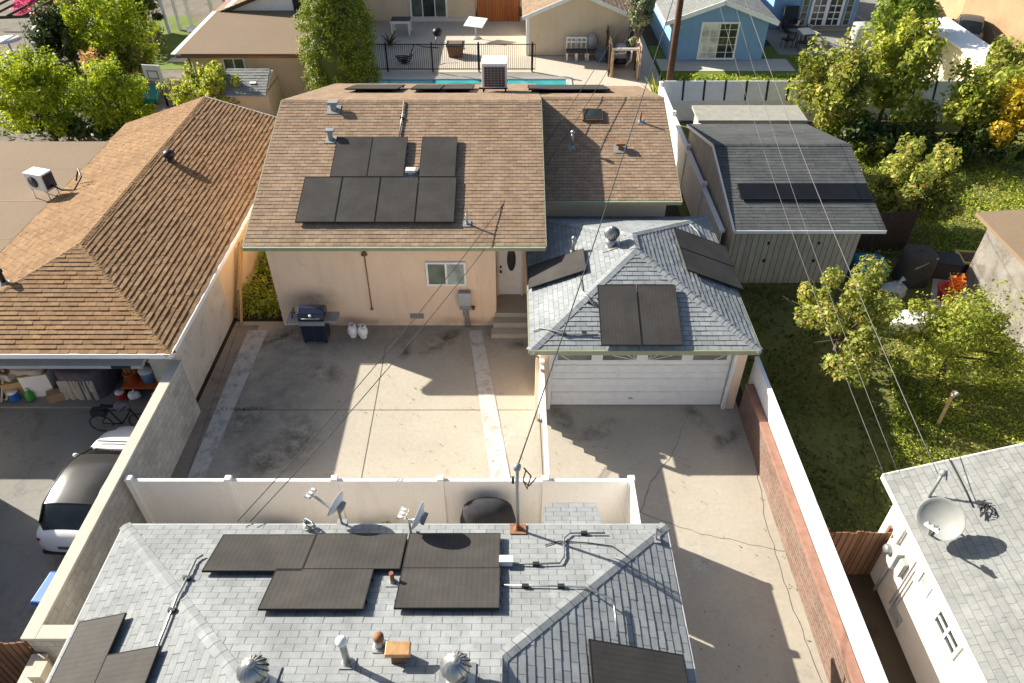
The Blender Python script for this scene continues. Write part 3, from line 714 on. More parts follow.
# things standing between fence and front house
b = V((-.55, 10.12, 0)); root = empty('covered_grill', b, 'black covered hump of garden gear between white fence and foreground roof', 'covered grill')
m = MB(); m.lathe([(.62, 0), (.66, .35), (.64, .95), (.56, 1.35), (.34, 1.5), (0, 1.54)], b, 20, sx=1.0, sy=.55); m.build('cover', M['darkfabric'], root)
m = MB(); m.tube([b + V((.15, -.2, .4)), b + V((.5, -.45, .9)), b + V((.8, -.4, .6))], .02, 6); m.build('tie_cord', M['galv'], root)

# ================================================================== main house (peach walls, brown roofs)
main = empty('main_house', (-3.3, 25, 0), 'peach stucco house with brown shingle roofs behind the concrete yard', 'house')
MX0, MX1 = -7.85, .98
MS = (0, 18.0, 3.28, 0, .3); MN = (0, 24.25, 5.155, 0, -.3); RS = (0, 20.8, 3.22, 0, .3); RN = (0, 25.7, 4.69, 0, -.3)
a = lambda x, y, pl: V((x, y, RZ(pl, x, y)))
mS = [a(MX0, 18, MS), a(MX1, 18, MS), a(MX1, 24.25, MS), a(MX0, 24.25, MS)]
mN = [a(MX1, 32, MN), a(MX0, 32, MN), a(MX0, 24.25, MN), a(MX1, 24.25, MN)]
make_roof(main, [mS, mN], M['shingle_brown'], M['greengutter'], .15, .011, [(a(MX0, 24.25, MS), a(MX1, 24.25, MS))], .15, .3, .1, .24)
rS = [a(.8, 20.8, RS), a(5.45, 20.8, RS), a(5.45, 25.7, RS), a(.8, 25.7, RS)]
rN = [a(5.45, 31, RN), a(.99, 31, RN), a(.99, 25.7, RN), a(5.45, 25.7, RN)]
make_roof(main, [rS, rN], M['shingle_brown'], M['greengutter'], .15, .011, [(a(1.0, 25.7, RS), a(5.45, 25.7, RS))], .15, .3, .1, .24)
m = MB(); m.prism([(-7.4, 18.4), (-.5, 18.4), (-.5, 19.4), (.78, 19.4), (.78, 29.6), (-7.4, 29.6)], 0, 3.2)
for x in (-7.4, .68): m.wallprism([(x, 18.5, 3.18), (x, 31.2, 2.9), (x, 24.25, 5.03)], (1, 0, 0), .1)
m.prism([(.79, 21.25), (5.1, 21.25), (5.1, 30.0), (.79, 30.0)], 0, 2.98)
m.wallprism([(5.09, 21.3, 3.1), (5.09, 30.5, 3.0), (5.09, 25.7, 4.58)], (-1, 0, 0), .1)
m.build('wall', M['peach'], main)
m = MB(); m.bar((MX0, 17.96, 3.22), (MX1, 17.96, 3.22), .1, .11); m.build('gutter', M['greengutter'], main); m = MB(); m.bar((.98, 20.76, 3.16), (5.47, 20.76, 3.16), .1, .11); m.build('gutter', M['greengutter'], main)
for x, y0, y1, y2, pl1, pl2 in ((MX0 - .02, 18, 24.25, 32, MS, MN), (MX1 + .02, 18, 24.25, 32, MS, MN), (5.47, 20.8, 25.7, 31, RS, RN)):
    m = MB(); m.bar(a(x, y0, pl1) - V((0, 0, .07)), a(x, y1, pl1) - V((0, 0, .07)), .03, .14); m.bar(a(x, y1, pl2) - V((0, 0, .07)), a(x, y2, pl2) - V((0, 0, .07)), .03, .14); m.build('barge_board', M['greengutter'], main)
window(main, (-2.02, 18.38, 2.05), (1, 0, 0), (0, -1, 0), 1.22, .86, 2, 1, [M['glass_green'], M['glass_pale']], M['vinyl'], .06)
d = MB(); d.box(-.42, .30, 19.33, 19.38, .56, 2.6); dr = d.build('door', M['white'], main)
m = MB(); m.lathe([(.13, 0), (.14, .02), (.115, .025), (0, .025)], (-.02, 19.33, 1.95), 24, (0, -1, 0), sx=1, sy=3.2); m.build('oval_glass', M['glass_dark'], dr)
m = MB(); m.tube([(-.36, 19.33, 1.5), (-.36, 19.27, 1.5)], .03, 8); m.ball((-.36, 19.26, 1.5), .04); m.box(-.39, -.33, 19.3, 19.33, 1.62, 1.7); m.build('handle', M['black'], dr)
m = MB(); m.box(-.49, -.42, 19.3, 19.39, .53, 2.68); m.box(.30, .37, 19.3, 19.39, .53, 2.68); m.box(-.49, .37, 19.3, 19.39, 2.61, 2.68); m.build('door_frame', M['offwhite'], main)
m = MB(); m.box(-.55, .78, 18.36, 19.39, .004, .53); m.box(-.60, .7, 18.05, 18.36, .004, .36); m.box(-.66, .7, 17.72, 18.05, .004, .18); m.build('front_step', M['yard'], main, bevel=.012)
def wall_mark(x, z, rx, rz, mat, k):
    q = MB(); n = 16; ring = [(math.cos(2 * math.pi * i / n), math.sin(2 * math.pi * i / n)) for i in range(n)]
    for i in range(n):
        p0, p1 = ring[i], ring[(i + 1) % n]; f = lambda p: (x + p[0] * rx, 18.392 - .001 * k, max(.01, z + p[1] * rz))
        q.face([(x, 18.392 - .001 * k, z), f(p0), f(p1)], [(0, 0), p0, p1])
    q.build('wall_stain', mat, main)
wall_mark(-6.2, 1.1, 1.1, .55, M['grime_and_shade'], 0); wall_mark(-5.0, .1, 2.4, .3, M['grime_and_shade'], 1); wall_mark(-1.6, .1, 1.4, .35, M['grime_and_shade'], 2)
m = MB(); c = YP(417, 316, 18.38); m.box(c.x - .22, c.x + .22, 18.36, 18.398, c.z - .09, c.z + .09)
for k in (-.14, 0, .14): m.box(c.x + k - .055, c.x + k + .055, 18.345, 18.36, c.z - .06, c.z + .06)
m.build('foundation_vent', M['greymetal'], main)
m = MB(); p0, p1 = YP(364, 253, 18.36), YP(372, 309, 18.36); m.tube([p0, p1], .018, 6); m.lathe([(.10, -.06), (.07, 0), (.02, .06), (0, .07)], p0, 10); m.ball(p1, .05); m.build('wall_cable', M['rust'], main)
def stickpx(b, t, pl):
    p = RP(*b, pl); return p, V((p.x, p.y, YP(*t, p.y).z))
grpM = 'solar panels on the brown roof of the peach house'
nm = ['outer left', 'second from the left', 'third from the left', 'right end']
for k in range(4):
    x = -5.86 + k * 1.185; y = 19.66
    solar_panel(V((x, y, RZ(MS, x, y) + .13)), MS, 1.165, 1.87, 'black solar panel, %s in the lower row on the peach house' % nm[k], grpM)
for k, (x, l) in enumerate(((-5.10, 'left black solar panel of the touching upper pair on the peach house'), (-3.95, 'right black solar panel of the touching upper pair on the peach house'), (-2.34, 'black solar panel standing apart above the right end of the lower row'))):
    solar_panel(V((x, 21.45, RZ(MS, x, 21.45) + .13)), MS, 1.14, 1.82, l, grpM)
grpB = 'solar panels on the back slopes of the brown roofs'
for x, l in ((-5.35, 'flat looking solar panel behind the ridge near the cypress tree'), (-3.30, 'left solar panel of the pair just behind the main brown ridge'), (-2.10, 'right solar panel of the pair behind the brown ridge, beside the air conditioner')):
    solar_panel(V((x, 28.3, RZ(MN, x, 28.3) + .16)), MN, 1.15 if x > -5 else 2.0, 2.3, l, grpB, .16)
solar_panel(V((2.2, 28.5, RZ(RN, 2.2, 28.5) + .16)), RN, 3.1, 2.4, 'wide solar panel behind the lower brown ridge, right of the air conditioner', grpB, .16)
# air conditioner on the ridge
b = V((-.67, 27.9, RZ(MN, -.67, 27.9))); root = empty('air_conditioner', b, 'white boxy rooftop air conditioner with a dark grille on the peach house', 'air conditioner')
z0 = b.z + .3
m = MB(); m.box(b.x - .48, b.x + .48, b.y - .45, b.y + .45, z0, z0 + .92); m.build('casing', M['white'], root, bevel=.02)
m = MB(); m.box(b.x - .38, b.x + .40, b.y - .475, b.y - .455, z0 + .06, z0 + .80); m.build('grille', M['gloss_blue'], root)
m = MB()
for k in range(7): m.box(b.x - .38 + k * .13 - .008, b.x - .38 + k * .13 + .008, b.y - .49, b.y - .475, z0 + .06, z0 + .80)
for k in range(9): m.box(b.x - .38, b.x + .40, b.y - .489, b.y - .476, z0 + .06 + k * .0925 - .006, z0 + .06 + k * .0925 + .006)
m.build('grille_bars', M['greymetal'], root)
m = MB()
for sx in (-.42, .42):
    for sy in (-.38, .38): m.box(b.x + sx - .03, b.x + sx + .03, b.y + sy - .03, b.y + sy + .03, RZ(MN, 0, b.y + sy) - .02, z0)
m.box(b.x - .6, b.x + .5, b.y - .42, b.y - .36, z0 - .06, z0); m.box(b.x - .6, b.x + .5, b.y + .36, b.y + .42, z0 - .06, z0); m.build('stand', M['black'], root)
# small roof fittings, main roof
def box_vent(px, pl, w, h, label, mat, hood=None):
    b = RP(*px, pl); root = empty('roof_vent', b, label, 'roof vent'); u, v, n = plane_frame(pl)
    m = MB(); m.obox(b + n * .02, u, v, n, w * .8, w * .8, .008); m.build('flashing', M['greymetal'], root)
    m = MB(); m.box(b.x - w * .3, b.x + w * .3, b.y - w * .3, b.y + w * .3, b.z - .05, b.z + h); m.build('neck', mat, root)
    m = MB(); m.hexa([b + V(q) for q in ((-w * .6, -w * .5, h), (w * .6, -w * .5, h), (w * .6, w * .5, h), (-w * .6, w * .5, h), (-w * .6, -w * .4, h + w * .25), (w * .6, -w * .4, h + w * .25), (w * .6, w * .45, h + w * .3), (-w * .6, w * .45, h + w * .3))]); m.build('hood', hood or mat, root)
    return root
box_vent((334, 110), MS, .28, .22, 'T-shaped grey vent near the ridge above the left upper panels', M['greymetal'])
box_vent((331, 140), MS, .22, .3, 'grey hooded vent touching the left edge of the upper panel pair', M['greymetal'])
box_vent((411, 174), MS, .26, .1, 'small tan vent in the gap between the upper panels', M['offwhite'])
box_vent((620, 149), RS, .26, .16, 'low brown roof vent on the lower brown roof', M['rust'])
pipe_vent('vent_pipe', MS, (467, 224), (466, 213), .03, M['galv'], 'thin pipe with a long shadow beside the right end of the lower panel row')
pipe_vent('vent_pipe', RS, (640, 122), (639, 112), .035, M['rust'], 'dark vent pipe with a long shadow near the right edge of the lower brown roof')
pipe_vent('vent_pipe', RS, (572, 148), (572, 132), .045, M['galv'], 'grey capped pipe standing in the shaded part of the lower brown roof', M['galv'], capr=1.7)
conduit(rp(MS, .05, (404, 101), (403, 112), (399, 136)), .025, M['galv'], 'short silver conduit from the ridge down to the upper panel pair', clamps=[RP(402, 118, MS, .04)])
b = RP(592, 116, RS); root = empty('skylight', b, 'small square dark skylight high on the lower brown roof', 'skylight')
m = MB(); fu, fv, fn = plane_frame(RS); m.obox(b + fn * .05, fu, fv, fn, .36, .3, .05); m.build('curb', M['rust'], root); m = MB(); m.obox(b + fn * .105, fu, fv, fn, .32, .26, .008); m.build('skylight_glass', M['glass_dark'], root)
# electric meter box on the wall
c = YP(465, 300, 18.3); root = empty('meter_box', (c.x, 18.3, c.z - .35), 'grey electric meter box on the peach wall under the window', 'meter box')
m = MB(); m.box(c.x - .19, c.x + .19, 18.22, 18.39, c.z - .33, c.z + .33); m.build('box_body', M['greymetal'], root, bevel=.015)
m = MB(); m.box(c.x - .20, c.x + .20, 18.20, 18.22, c.z - .15, c.z + .32); m.build('box_door', M['greytrim'], root)
m = MB(); m.tube([(c.x, 18.32, c.z - .33), (c.x, 18.32, .0)], .03, 8); m.build('conduit', M['greymetal'], root); m = MB(); m.tube([(c.x + .09, 18.34, c.z - .33), (c.x + .09, 18.34, .3), (c.x + .14, 18.3, .02)], .022, 8); m.build('conduit', M['greymetal'], root); m = MB(); m.tube([(c.x - .05, 18.34, c.z - .33), (c.x - .05, 18.34, c.z - .65)], .035, 8); m.build('conduit', M['greymetal'], root)
m = MB(); m.box(c.x + .2, c.x + .3, 18.24, 18.36, c.z - .36, c.z - .28); m.build('switch', M['rust'], root)

# barbecue and tanks
root = empty('barbecue_grill', (-6.17, 17.72, 0), 'navy lidded gas barbecue with side shelves against the peach wall', 'barbecue')
L = dict(local=True)
m = MB(); m.box(-.37, .37, -.27, .27, .1, .78); m.build('cart', M['blackplastic'], root, local=True, bevel=.015)
m = MB(); m.box(-.34, .0, -.285, -.27, .14, .7); m.box(.02, .34, -.285, -.27, .14, .7); m.build('cart_door', M['gloss_blue'], root, local=True)
m = MB(); m.box(-.4, .4, -.34, .28, .78, .92); m.build('control_panel', M['greymetal'], root, local=True, bevel=.015)
m = MB()
P = [(-.27, .92), (-.29, 1.0), (-.22, 1.16), (-.05, 1.26), (.15, 1.24), (.26, 1.12), (.27, .92)]
for sx in (-1, 1): pass
va = [m.bm.verts.new((-.4, y, z)) for y, z in P]; vb = [m.bm.verts.new((.4, y, z)) for y, z in P]
m.bm.faces.new(va); m.bm.faces.new(vb[::-1])
for i in range(len(P)): m.bm.faces.new([va[i], vb[i], vb[(i + 1) % len(P)], va[(i + 1) % len(P)]])
lid = m.build('lid', M['gloss_blue'], root, local=True, bevel=.02)
m = MB(); m.tube([(-.28, -.27, 1.04), (-.28, -.34, 1.06), (.28, -.34, 1.06), (.28, -.27, 1.04)], .016, 8); m.build('handle', M['galv'], lid, local=True)
m = MB(); m.lathe([(.045, 0), (.045, .012), (0, .012)], (0, -.275, 1.13), 14, (0, -.8, .5)); m.build('thermometer', M['white'], lid, local=True)
for s in (-1, 1): m = MB(); m.box(min(s * .41, s * .78), max(s * .41, s * .78), -.26, .26, .84, .89); m.box(min(s * .74, s * .78), max(s * .74, s * .78), -.26, .26, .80, .84); m.build('side_shelf', M['greymetal'], root, local=True, bevel=.01)
m = MB(); m.tube([(-.62, -.1, .9), (-.64, .05, 1.05), (-.6, .15, 1.14), (-.56, .0, 1.0)], .02, 6); m.build('tongs', M['black'], root, local=True)
for sx in (-.33, .33): m = MB(); m.tube([(sx - .02, -.2, .06), (sx + .02, -.2, .06)], .06, 10); m.tube([(sx - .02, .2, .06), (sx + .02, .2, .06)], .06, 10); m.build('wheel', M['rubber'], root, local=True)
def propane(x, y, label):
    r_ = empty('propane_tank', (x, y, 0), label, 'propane tank', group='propane tanks by the barbecue')
    m = MB(); m.lathe([(0, .05), (.1, .055), (.135, .11), (.16, .16), (.16, .27), (.14, .34), (.07, .38), (0, .39)], (0, 0, 0), 18); m.build('tank_body', M['white'], r_, local=True)
    m = MB(); m.lathe([(.105, 0), (.105, .06)], (0, 0, 0), 16)
    for k in (0, 1, 2): m.bar((.1 * math.cos(k * 2.1), .1 * math.sin(k * 2.1), .35), (.1 * math.cos(k * 2.1), .1 * math.sin(k * 2.1), .47), .05, .02)
    m.lathe([(.1, .45), (.11, .46), (.1, .48), (.09, .47), (.1, .45)], (0, 0, 0), 16); m.build('collar', M['white'], r_, local=True)
    m = MB(); m.tube([(0, 0, .38), (0, 0, .45)], .03, 8); m.tube([(0, 0, .42), (.07, 0, .42)], .018, 6); m.build('valve', M['copper'], r_, local=True)
propane(-5.06, 17.85, 'white propane tank nearer the barbecue, left of its twin')
propane(-4.73, 17.8, 'white propane tank right of its twin on the concrete yard')

# ================================================================== garage (grey hip roof)
gar = empty('garage', (3.5, 17.6, 0), 'peach two-car garage with a white roll-up door and pale grey hip roof', 'garage')
X0, X1, Y0, Y1, Z0, P4 = .47, 6.47, 14.3, 21.1, 2.45, .4
xm = (X0 + X1) / 2; w3 = 3.0; zr = Z0 + w3 * P4
A, B_ = V((xm, Y0 + w3, zr)), V((xm, Y1 - w3, zr)); SW, SE, NEc, NWc = V((X0, Y0, Z0)), V((X1, Y0, Z0)), V((X1, Y1, Z0)), V((X0, Y1, Z0))
GS = (0, Y0, Z0, 0, P4); GW = (X0, 0, Z0, P4, 0); GE = (X1, 0, Z0, -P4, 0); GN = (0, Y1, Z0, 0, -P4)
make_roof(gar, [[SW, SE, A], [SE, NEc, B_, A], [NEc, NWc, B_], [NWc, SW, A, B_]], M['shingle_garage'], M['offwhite'], .145, .013, [(SW, A), (SE, A), (NEc, B_), (NWc, B_), (A, B_)], .14, .28, .1, .2, bw=.3)
m = MB(); m.box(.75, 1.05, 14.6, 20.9, 0, 2.42); m.box(6.0, 6.3, 14.6, 20.9, 0, 2.42); m.box(1.05, 6.0, 14.6, 14.85, 2.12, 2.42); m.box(1.05, 6.0, 20.7, 20.9, 0, 2.42); m.build('wall', M['peach'], gar)
m = MB(); m.bar((X0, Y0 - .02, Z0 - .06), (X1, Y0 - .02, Z0 - .06), .04, .14); m.bar((X0 - .02, Y0, Z0 - .06), (X0 - .02, Y1, Z0 - .06), .04, .12); m.bar((X1 + .02, Y0, Z0 - .06), (X1 + .02, Y1, Z0 - .06), .04, .12); m.build('fascia', M['greengutter'], gar)
m = MB(); m.box(.62, .72, 14.15, 14.25, .05, 2.3); m.build('downspout', M['peach'], gar)
m = MB(); m.box(1.0, 1.08, 14.57, 14.7, 0, 2.16); m.box(5.96, 6.04, 14.57, 14.7, 0, 2.16); m.box(1.08, 5.96, 14.57, 14.7, 2.08, 2.16); m.build('door_trim', M['white'], gar)
m = MB(); zz = [.02, .53, 1.04, 1.55, 2.08]
for k in range(4): m.box(1.08, 5.96, 14.74, 14.80, zz[k] + (.012 if k else 0), zz[k + 1])
m.box(1.08, 5.96, 14.76, 14.82, .02, 2.08)
for k in range(4):
    for j in range(8):
        x = 1.08 + (j + .5) * 4.88 / 8
        if k < 3: 
            for q in (.13, .39): m.box(x - .27, x + .27, 14.725, 14.74, zz[k] + q - .1, zz[k] + q + .1)
gd = m.build('garage_door', M['white'], gar, bevel=.006)
for j in range(4):
    x = 1.08 + 4.88 * (j + .5) / 4; m = MB(); m.box(x - .46, x + .46, 14.728, 14.738, 1.74, 1.92); wn = m.build('door_window', M['glass_grey'], gd)
    q = MB()
    for s in (-1, 1): q.box(x + s * .48 - .02, x + s * .48 + .02, 14.715, 14.728, 1.71, 1.96); q.box(x - .46, x + .46, 14.716, 14.728, 1.83 + s * .11 - .02, 1.83 + s * .11 + .02)
    hub = x + .48 if j in (0, 1) else x - .48
    hub = {0: x - .1, 1: x + .48, 2: x - .48, 3: x + .1}[j]
    for ang in ((25, 50, 70) if j in (1, 2) else (50,)):
        d_ = -1 if j in (0, 1) else 1; e = V((d_ * math.cos(R(ang)), 0, math.sin(R(ang)) * .6)); k = min(.9, .19 / max(.05, e.z)) 
        q.bar((hub, 14.722, 1.72), V((hub, 14.722, 1.72)) + e * min(k, .95), .014, .02, (0, 1, 0))
    q.build('sunburst_bar', M['white'], wn)
m = MB(); m.box(3.3, 3.42, 14.71, 14.74, .28, .32); m.build('handle', M['greymetal'], gd)
grpG = 'solar panels on the garage roof'
for x, l in ((2.84, 'left brown-black solar panel of the front pair on the garage roof'), (3.91, 'right brown-black solar panel of the front pair on the garage roof')):
    solar_panel(V((x, 15.2, RZ(GS, x, 15.2) + .13)), GS, 1.05, 1.85, l, grpG)
solar_panel(V((1.28, 17.42, RZ(GW, 1.28, 17.42) + .13)), GW, 1.10, 1.74, 'single tilted solar panel on the left slope of the garage roof', grpG)
for y, l in ((18.65, 'rear solar panel of the pair on the right slope of the garage roof'), (17.48, 'front solar panel of the pair on the right slope of the garage roof')):
    solar_panel(V((5.79, y, RZ(GE, 5.79, y) + .13)), GE, 1.14, 1.84, l, grpG)
turbine_vent(RP(612, 233, GW, .42), GW, .23, 'white-grey turbine vent beside the ridge of the garage roof')
pipe_vent('vent_pipe', GW, (573, 252), (571, 238), .045, M['galv'], 'grey vent pipe behind the single left panel on the garage roof', M['galv'])
conduit(rp(GW, .06, (580, 276), (582, 291), (588, 297)) + rp(GS, .06, (592, 303), (598, 307)), .018, M['galv'], 'thin conduit joining the left panel to the front pair on the garage', clamps=[RP(590, 302, GS, .04)])
conduit(rp(GW, .05, (533, 331), (540, 328)) + rp(GS, .05, (551, 330), (565, 334), (584, 334), (598, 335)), .022, M['greymetal'], 'low conduit crossing the left hip near the garage eave', clamps=rp(GS, .04, (564, 334), (584, 333)))
conduit(rp(GE, .05, (690, 224), (697, 231), (701, 238)), .02, M['greymetal'], 'bent conduit above the right slope panels of the garage')
c = V((.72, 14.52, 1.75)); root = empty('wall_lamp', c, 'small dark outdoor lamp on the corner of the garage front', 'lamp')
m = MB(); m.box(c.x - .05, c.x + .05, 14.56, 14.6, c.z - .1, c.z + .1); m.build('back_plate', M['galv'], root); m = MB(); m.lathe([(.03, 0), (.06, .03), (.06, .14), (.02, .2), (0, .2)], c - V((0, .04, .1)), 10); m.build('lantern', M['black'], root)
# ================================================================== left house with open garage
lh = empty('left_house', (-12.3, 20, 0), 'tan house on the left with a brown hip roof and an open cluttered garage', 'house')
LX0, LX1, LY0, LY1, LZ, LP = -15.8, -8.8, 14.1, 28.5, 2.5, .32
lz = LZ + 3.5 * LP; LA, LB = V((-12.3, 17.6, lz)), V((-12.3, 28.5, lz)); a_, b_, c_, d_ = V((LX0, LY0, LZ)), V((LX1, LY0, LZ)), V((LX1, LY1, LZ)), V((LX0, LY1, LZ))
LE = (LX1, 0, LZ, -LP, 0); LW = (LX0, 0, LZ, LP, 0); LS = (0, LY0, LZ, 0, LP)
make_roof(lh, [[a_, b_, LA], [b_, c_, LB, LA], [d_, a_, LA, LB]], M['shingle_tan'], M['white'], .15, .022, [(a_, LA), (b_, LA), (LA, LB)], .15, LP, .1, .2)
m = MB(); m.box(-9.4, -9.15, 14.5, 18.6, .0, 2.42); m.box(-15.4, -15.15, 14.5, 28.2, 0, 2.42); m.box(-15.15, -9.4, 21, 21.2, 0, 2.42); m.box(-15.15, -14.9, 14.5, 14.7, 0, 2.42); m.box(-9.7, -9.4, 14.5, 14.7, 0, 2.42); m.box(-14.9, -9.7, 14.5, 14.7, 2.1, 2.42); m.build('garage_wall', M['greywall'], lh)
m = MB(); m.box(-15.14, -9.15, 21.21, 28.2, 0, 2.42); m.box(-9.39, -9.15, 18.61, 21.2, 0, 2.42); m.wallprism([(-15.3, 28.05, 2.4), (-9.2, 28.05, 2.4), (-12.3, 28.05, 3.5)], (0, -1, 0), .15); m.build('wall', M['tan_wall'], lh)
m = MB(); m.bar(a_ + V((0, -.02, -.06)), b_ + V((0, -.02, -.06)), .04, .14); m.bar(b_ + V((.02, 0, -.06)), c_ + V((.02, 0, -.06)), .04, .14); m.bar(c_ + V((.02, 0, -.06)), LB + V((0, .02, -.06)), .04, .14); m.build('fascia', M['white'], lh)
m = MB(); m.hexa([(-14.88, 14.16, 1.93), (-9.72, 14.16, 1.93), (-9.72, 16.4, 2.28), (-14.88, 16.4, 2.28), (-14.88, 14.13, 2.06), (-9.72, 14.13, 2.06), (-9.72, 16.38, 2.33), (-14.88, 16.38, 2.33)])
td = m.build('tilt_up_door', M['greytrim'], lh); m = MB(); m.box(-10.5, -10.0, 14.10, 14.13, 1.98, 2.06); m.build('door_vent', M['black'], td)
window(lh, (-9.14, 22.9, 1.35), (0, 1, 0), (1, 0, 0), .9, 1.0, 1, 1, [M['glass_pale']], M['white'], .1)
# low-slope wing west of the ridge
wing = MB(); wing.hexa([(-27, 14.2, 2.44), (-15.75, 14.2, 2.44), (-15.75, 26.7, 2.44), (-27, 26.7, 2.44), (-27, 14.2, 2.54), (-15.72, 14.2, 2.54), (-15.72, 26.7, 2.54), (-27, 26.7, 2.54)]); wr = wing.build('flat_roof', M['flat'], lh)
m = MB(); m.box(-26.6, -15.5, 14.6, 26.3, 0, 2.43); m.build('wing_wall', M['tan_wall'], lh)
m = MB()
for y in (17.2, 19.6, 22, 24.4): m.box(-27, -15.8, y - .02, y + .02, 2.541, 2.547)
m.build('roofing_seam', plain('seam', (.30, .215, .145), .9), wr)
b = RP(170, 158, LE, .12); root = empty('roof_vent', V((b.x, b.y, RZ(LE, b.x, b.y))), 'round black ball vent on the brown roof of the left house', 'roof vent')
m = MB(); m.ball(b + V((0, 0, .14)), .2, (1, 1, .8), 14, 8); m.build('dome', M['black'], root); m = MB(); m.tube([b - V((0, 0, .3)), b + V((0, 0, .05))], .13, 12); m.build('neck', M['black'], root)
pipe_vent('vent_pipe', LW, (5, 284), (5, 271), .07, M['black'], 'black pipe at the left picture edge on the tan roof slope', M['black'])
b = V((-15.95, 22.3, 2.55)); root = empty('air_conditioner', b, 'small white condenser unit on legs on the flat tan roof', 'air conditioner', rz=R(-18))
m = MB(); m.box(-.38, .38, -.24, .24, .35, .95); m.build('casing', M['white'], root, local=True, bevel=.02)
m = MB(); m.box(.382, .40, -.2, .2, .4, .9); m.lathe([(.19, 0), (.2, .012), (0, .012)], (-.06, -.242, .65), 18, (0, -1, 0)); m.build('fan_grille', M['gloss_blue'], root, local=True)
m = MB()
for x in (-.32, .32):
    for y in (-.2, .2): m.tube([(x, y, 0), (x, y, .36)], .022, 6)
    m.bar((x, -.26, .33), (x, .26, .33), .04, .04)
m.build('stand_legs', M['white'], root, local=True)
m = MB(); m.tube([(.4, .0, .5), (.65, .1, .3), (.95, .3, .25), (1.1, .65, .6), (.85, .85, .75), (.6, .8, .3)], .028, 8); m.build('line_set', M['black'], root, local=True)

# clutter inside the garage
def boxthing(name, c, s, mat, label, cat, rz=0, lidmat=None, group=None, taper=.0, top='lid'):
    r_ = empty(name, c, label, cat, rz, group); m = MB(); x, y, z = s[0] / 2, s[1] / 2, s[2]; k = 1 + taper
    m.hexa([(-x, -y, 0), (x, -y, 0), (x, y, 0), (-x, y, 0), (-x * k, -y * k, z), (x * k, -y * k, z), (x * k, y * k, z), (-x * k, y * k, z)]); m.build('box_body', mat, r_, local=True, bevel=.012)
    if lidmat: m = MB(); m.box(-x * k - .02, x * k + .02, -y * k - .02, y * k + .02, z, z + .05); m.build(top, lidmat, r_, local=True, bevel=.01)
    return r_
boxthing('storage_box', (-13.65, 15.35, .03), (.75, .6, .8), M['white'], 'tall white box under a crumpled sheet in the open garage', 'box', R(12), M['cardboard'])
def cloth(name, c, sx, sy, h, mat, label, cat, wob=.06, seg=26, rz=0, parent=None):
    r_ = parent or empty(name, c, label, cat, rz); m = MB(); n = seg; grid = []
    ph = random.uniform(0, 6)
    for i in range(9):
        f = i / 8; ring = []
        for k in range(n):
            t = 2 * math.pi * k / n; e = 4.0; cx, cy = math.cos(t), math.sin(t); q = (abs(cx) ** e + abs(cy) ** e) ** (-1 / e)
            if i < 5: z = h * (i / 4) * 1.0; s = 1.06 - .06 * i / 4; wv = wob * (1 - i / 5) * math.sin(t * 7 + ph + 2 * math.sin(t * 3))
            else: z = h + .05 * math.sin((i - 4) / 4 * 1.5) + random.uniform(-.015, .015); s = 1 - (i - 4) / 4 * .97; wv = 0
            ring.append(m.bm.verts.new((cx * q * (sx / 2) * (s + wv), cy * q * (sy / 2) * (s + wv), z)))
        grid.append(ring)
    for p0, p1 in zip(grid, grid[1:]):
        for k in range(n): f_ = m.bm.faces.new([p0[k], p0[(k + 1) % n], p1[(k + 1) % n], p1[k]]); f_.smooth = True
    m.bm.faces.new(grid[-1])
    m.build('cover', mat, r_, local=True); return r_
cloth('crumpled_sheet', (-13.75, 15.4, .88), .85, .7, .14, M['creamfabric'], 'crumpled pale sheet draped on top of the white box', 'sheet', .12)
r_ = cloth('covered_mower', (-12.35, 15.55, .03), 1.3, 1.1, .92, M['greyfabric'], 'large hump covered by a grey-purple blanket in the garage middle', 'covered object', .05)
m = MB(); 
gr = [[m.bm.verts.new((-.56 + k * .034, -.56 - .05 * (1 - j / 3) - .035 * (1 - j / 3) * math.sin(k * .95) - .02 * math.sin(k * 2.3), .68 * j / 3)) for k in range(31)] for j in range(4)]
for j in range(3):
    for k in range(30): m.bm.faces.new([gr[j][k], gr[j][k + 1], gr[j + 1][k + 1], gr[j + 1][k]]).smooth = True
m.build('canvas_skirt', M['creamfabric'], r_, local=True)
r_ = empty('plastic_bucket', (-10.92, 15.3, .42), 'orange bucket of tools on the small shelf in the garage', 'bucket'); m = MB(); m.lathe([(0, 0), (.15, 0), (.19, .36), (.2, .36), (.2, .38), (.175, .38), (.15, .03), (0, .03)], (0, 0, 0), 18); m.build('bucket_body', M['orangep'], r_, local=True)
m = MB(); 
for k in range(5): m.tube([(.05 * math.cos(k * 1.3), .05 * math.sin(k * 1.3), .05), (.16 * math.cos(k * 1.3), .12 * math.sin(k * 1.3), .55 + .05 * k)], .014, 6)
m.build('tool_handles', M['rawwood'], r_, local=True)
r_ = empty('plastic_bucket', (-10.45, 15.35, .42), 'blue and white round tub beside the orange bucket in the garage', 'tub'); m = MB(); m.lathe([(0, 0), (.19, 0), (.22, .4), (.2, .42), (0, .42)], (0, 0, 0), 20); m.build('tub_body', plain('blue_tub', (.16, .30, .48), .4), r_, local=True); m = MB(); m.lathe([(.225, .38), (.23, .43), (0, .44)], (0, 0, 0), 20); m.build('lid', M['white'], r_, local=True)
r_ = empty('low_shelf', (-10.68, 15.3, .03), 'low orange-framed shelf carrying the bucket and the tub', 'shelf'); m = MB(); m.box(-.5, .5, -.28, .28, .34, .38); m.build('shelf_board', M['orangep'], r_, local=True)
for x in (-.46, .46): m = MB(); m.box(x - .03, x + .03, -.26, .26, 0, .34); m.build('leg', M['darkwood'], r_, local=True)
boxthing('cardboard_box', (-9.95, 15.55, .03), (.6, .6, .75), M['cardboard'], 'brown cardboard box stack at the right garage jamb', 'box', .1, M['cardboard'])
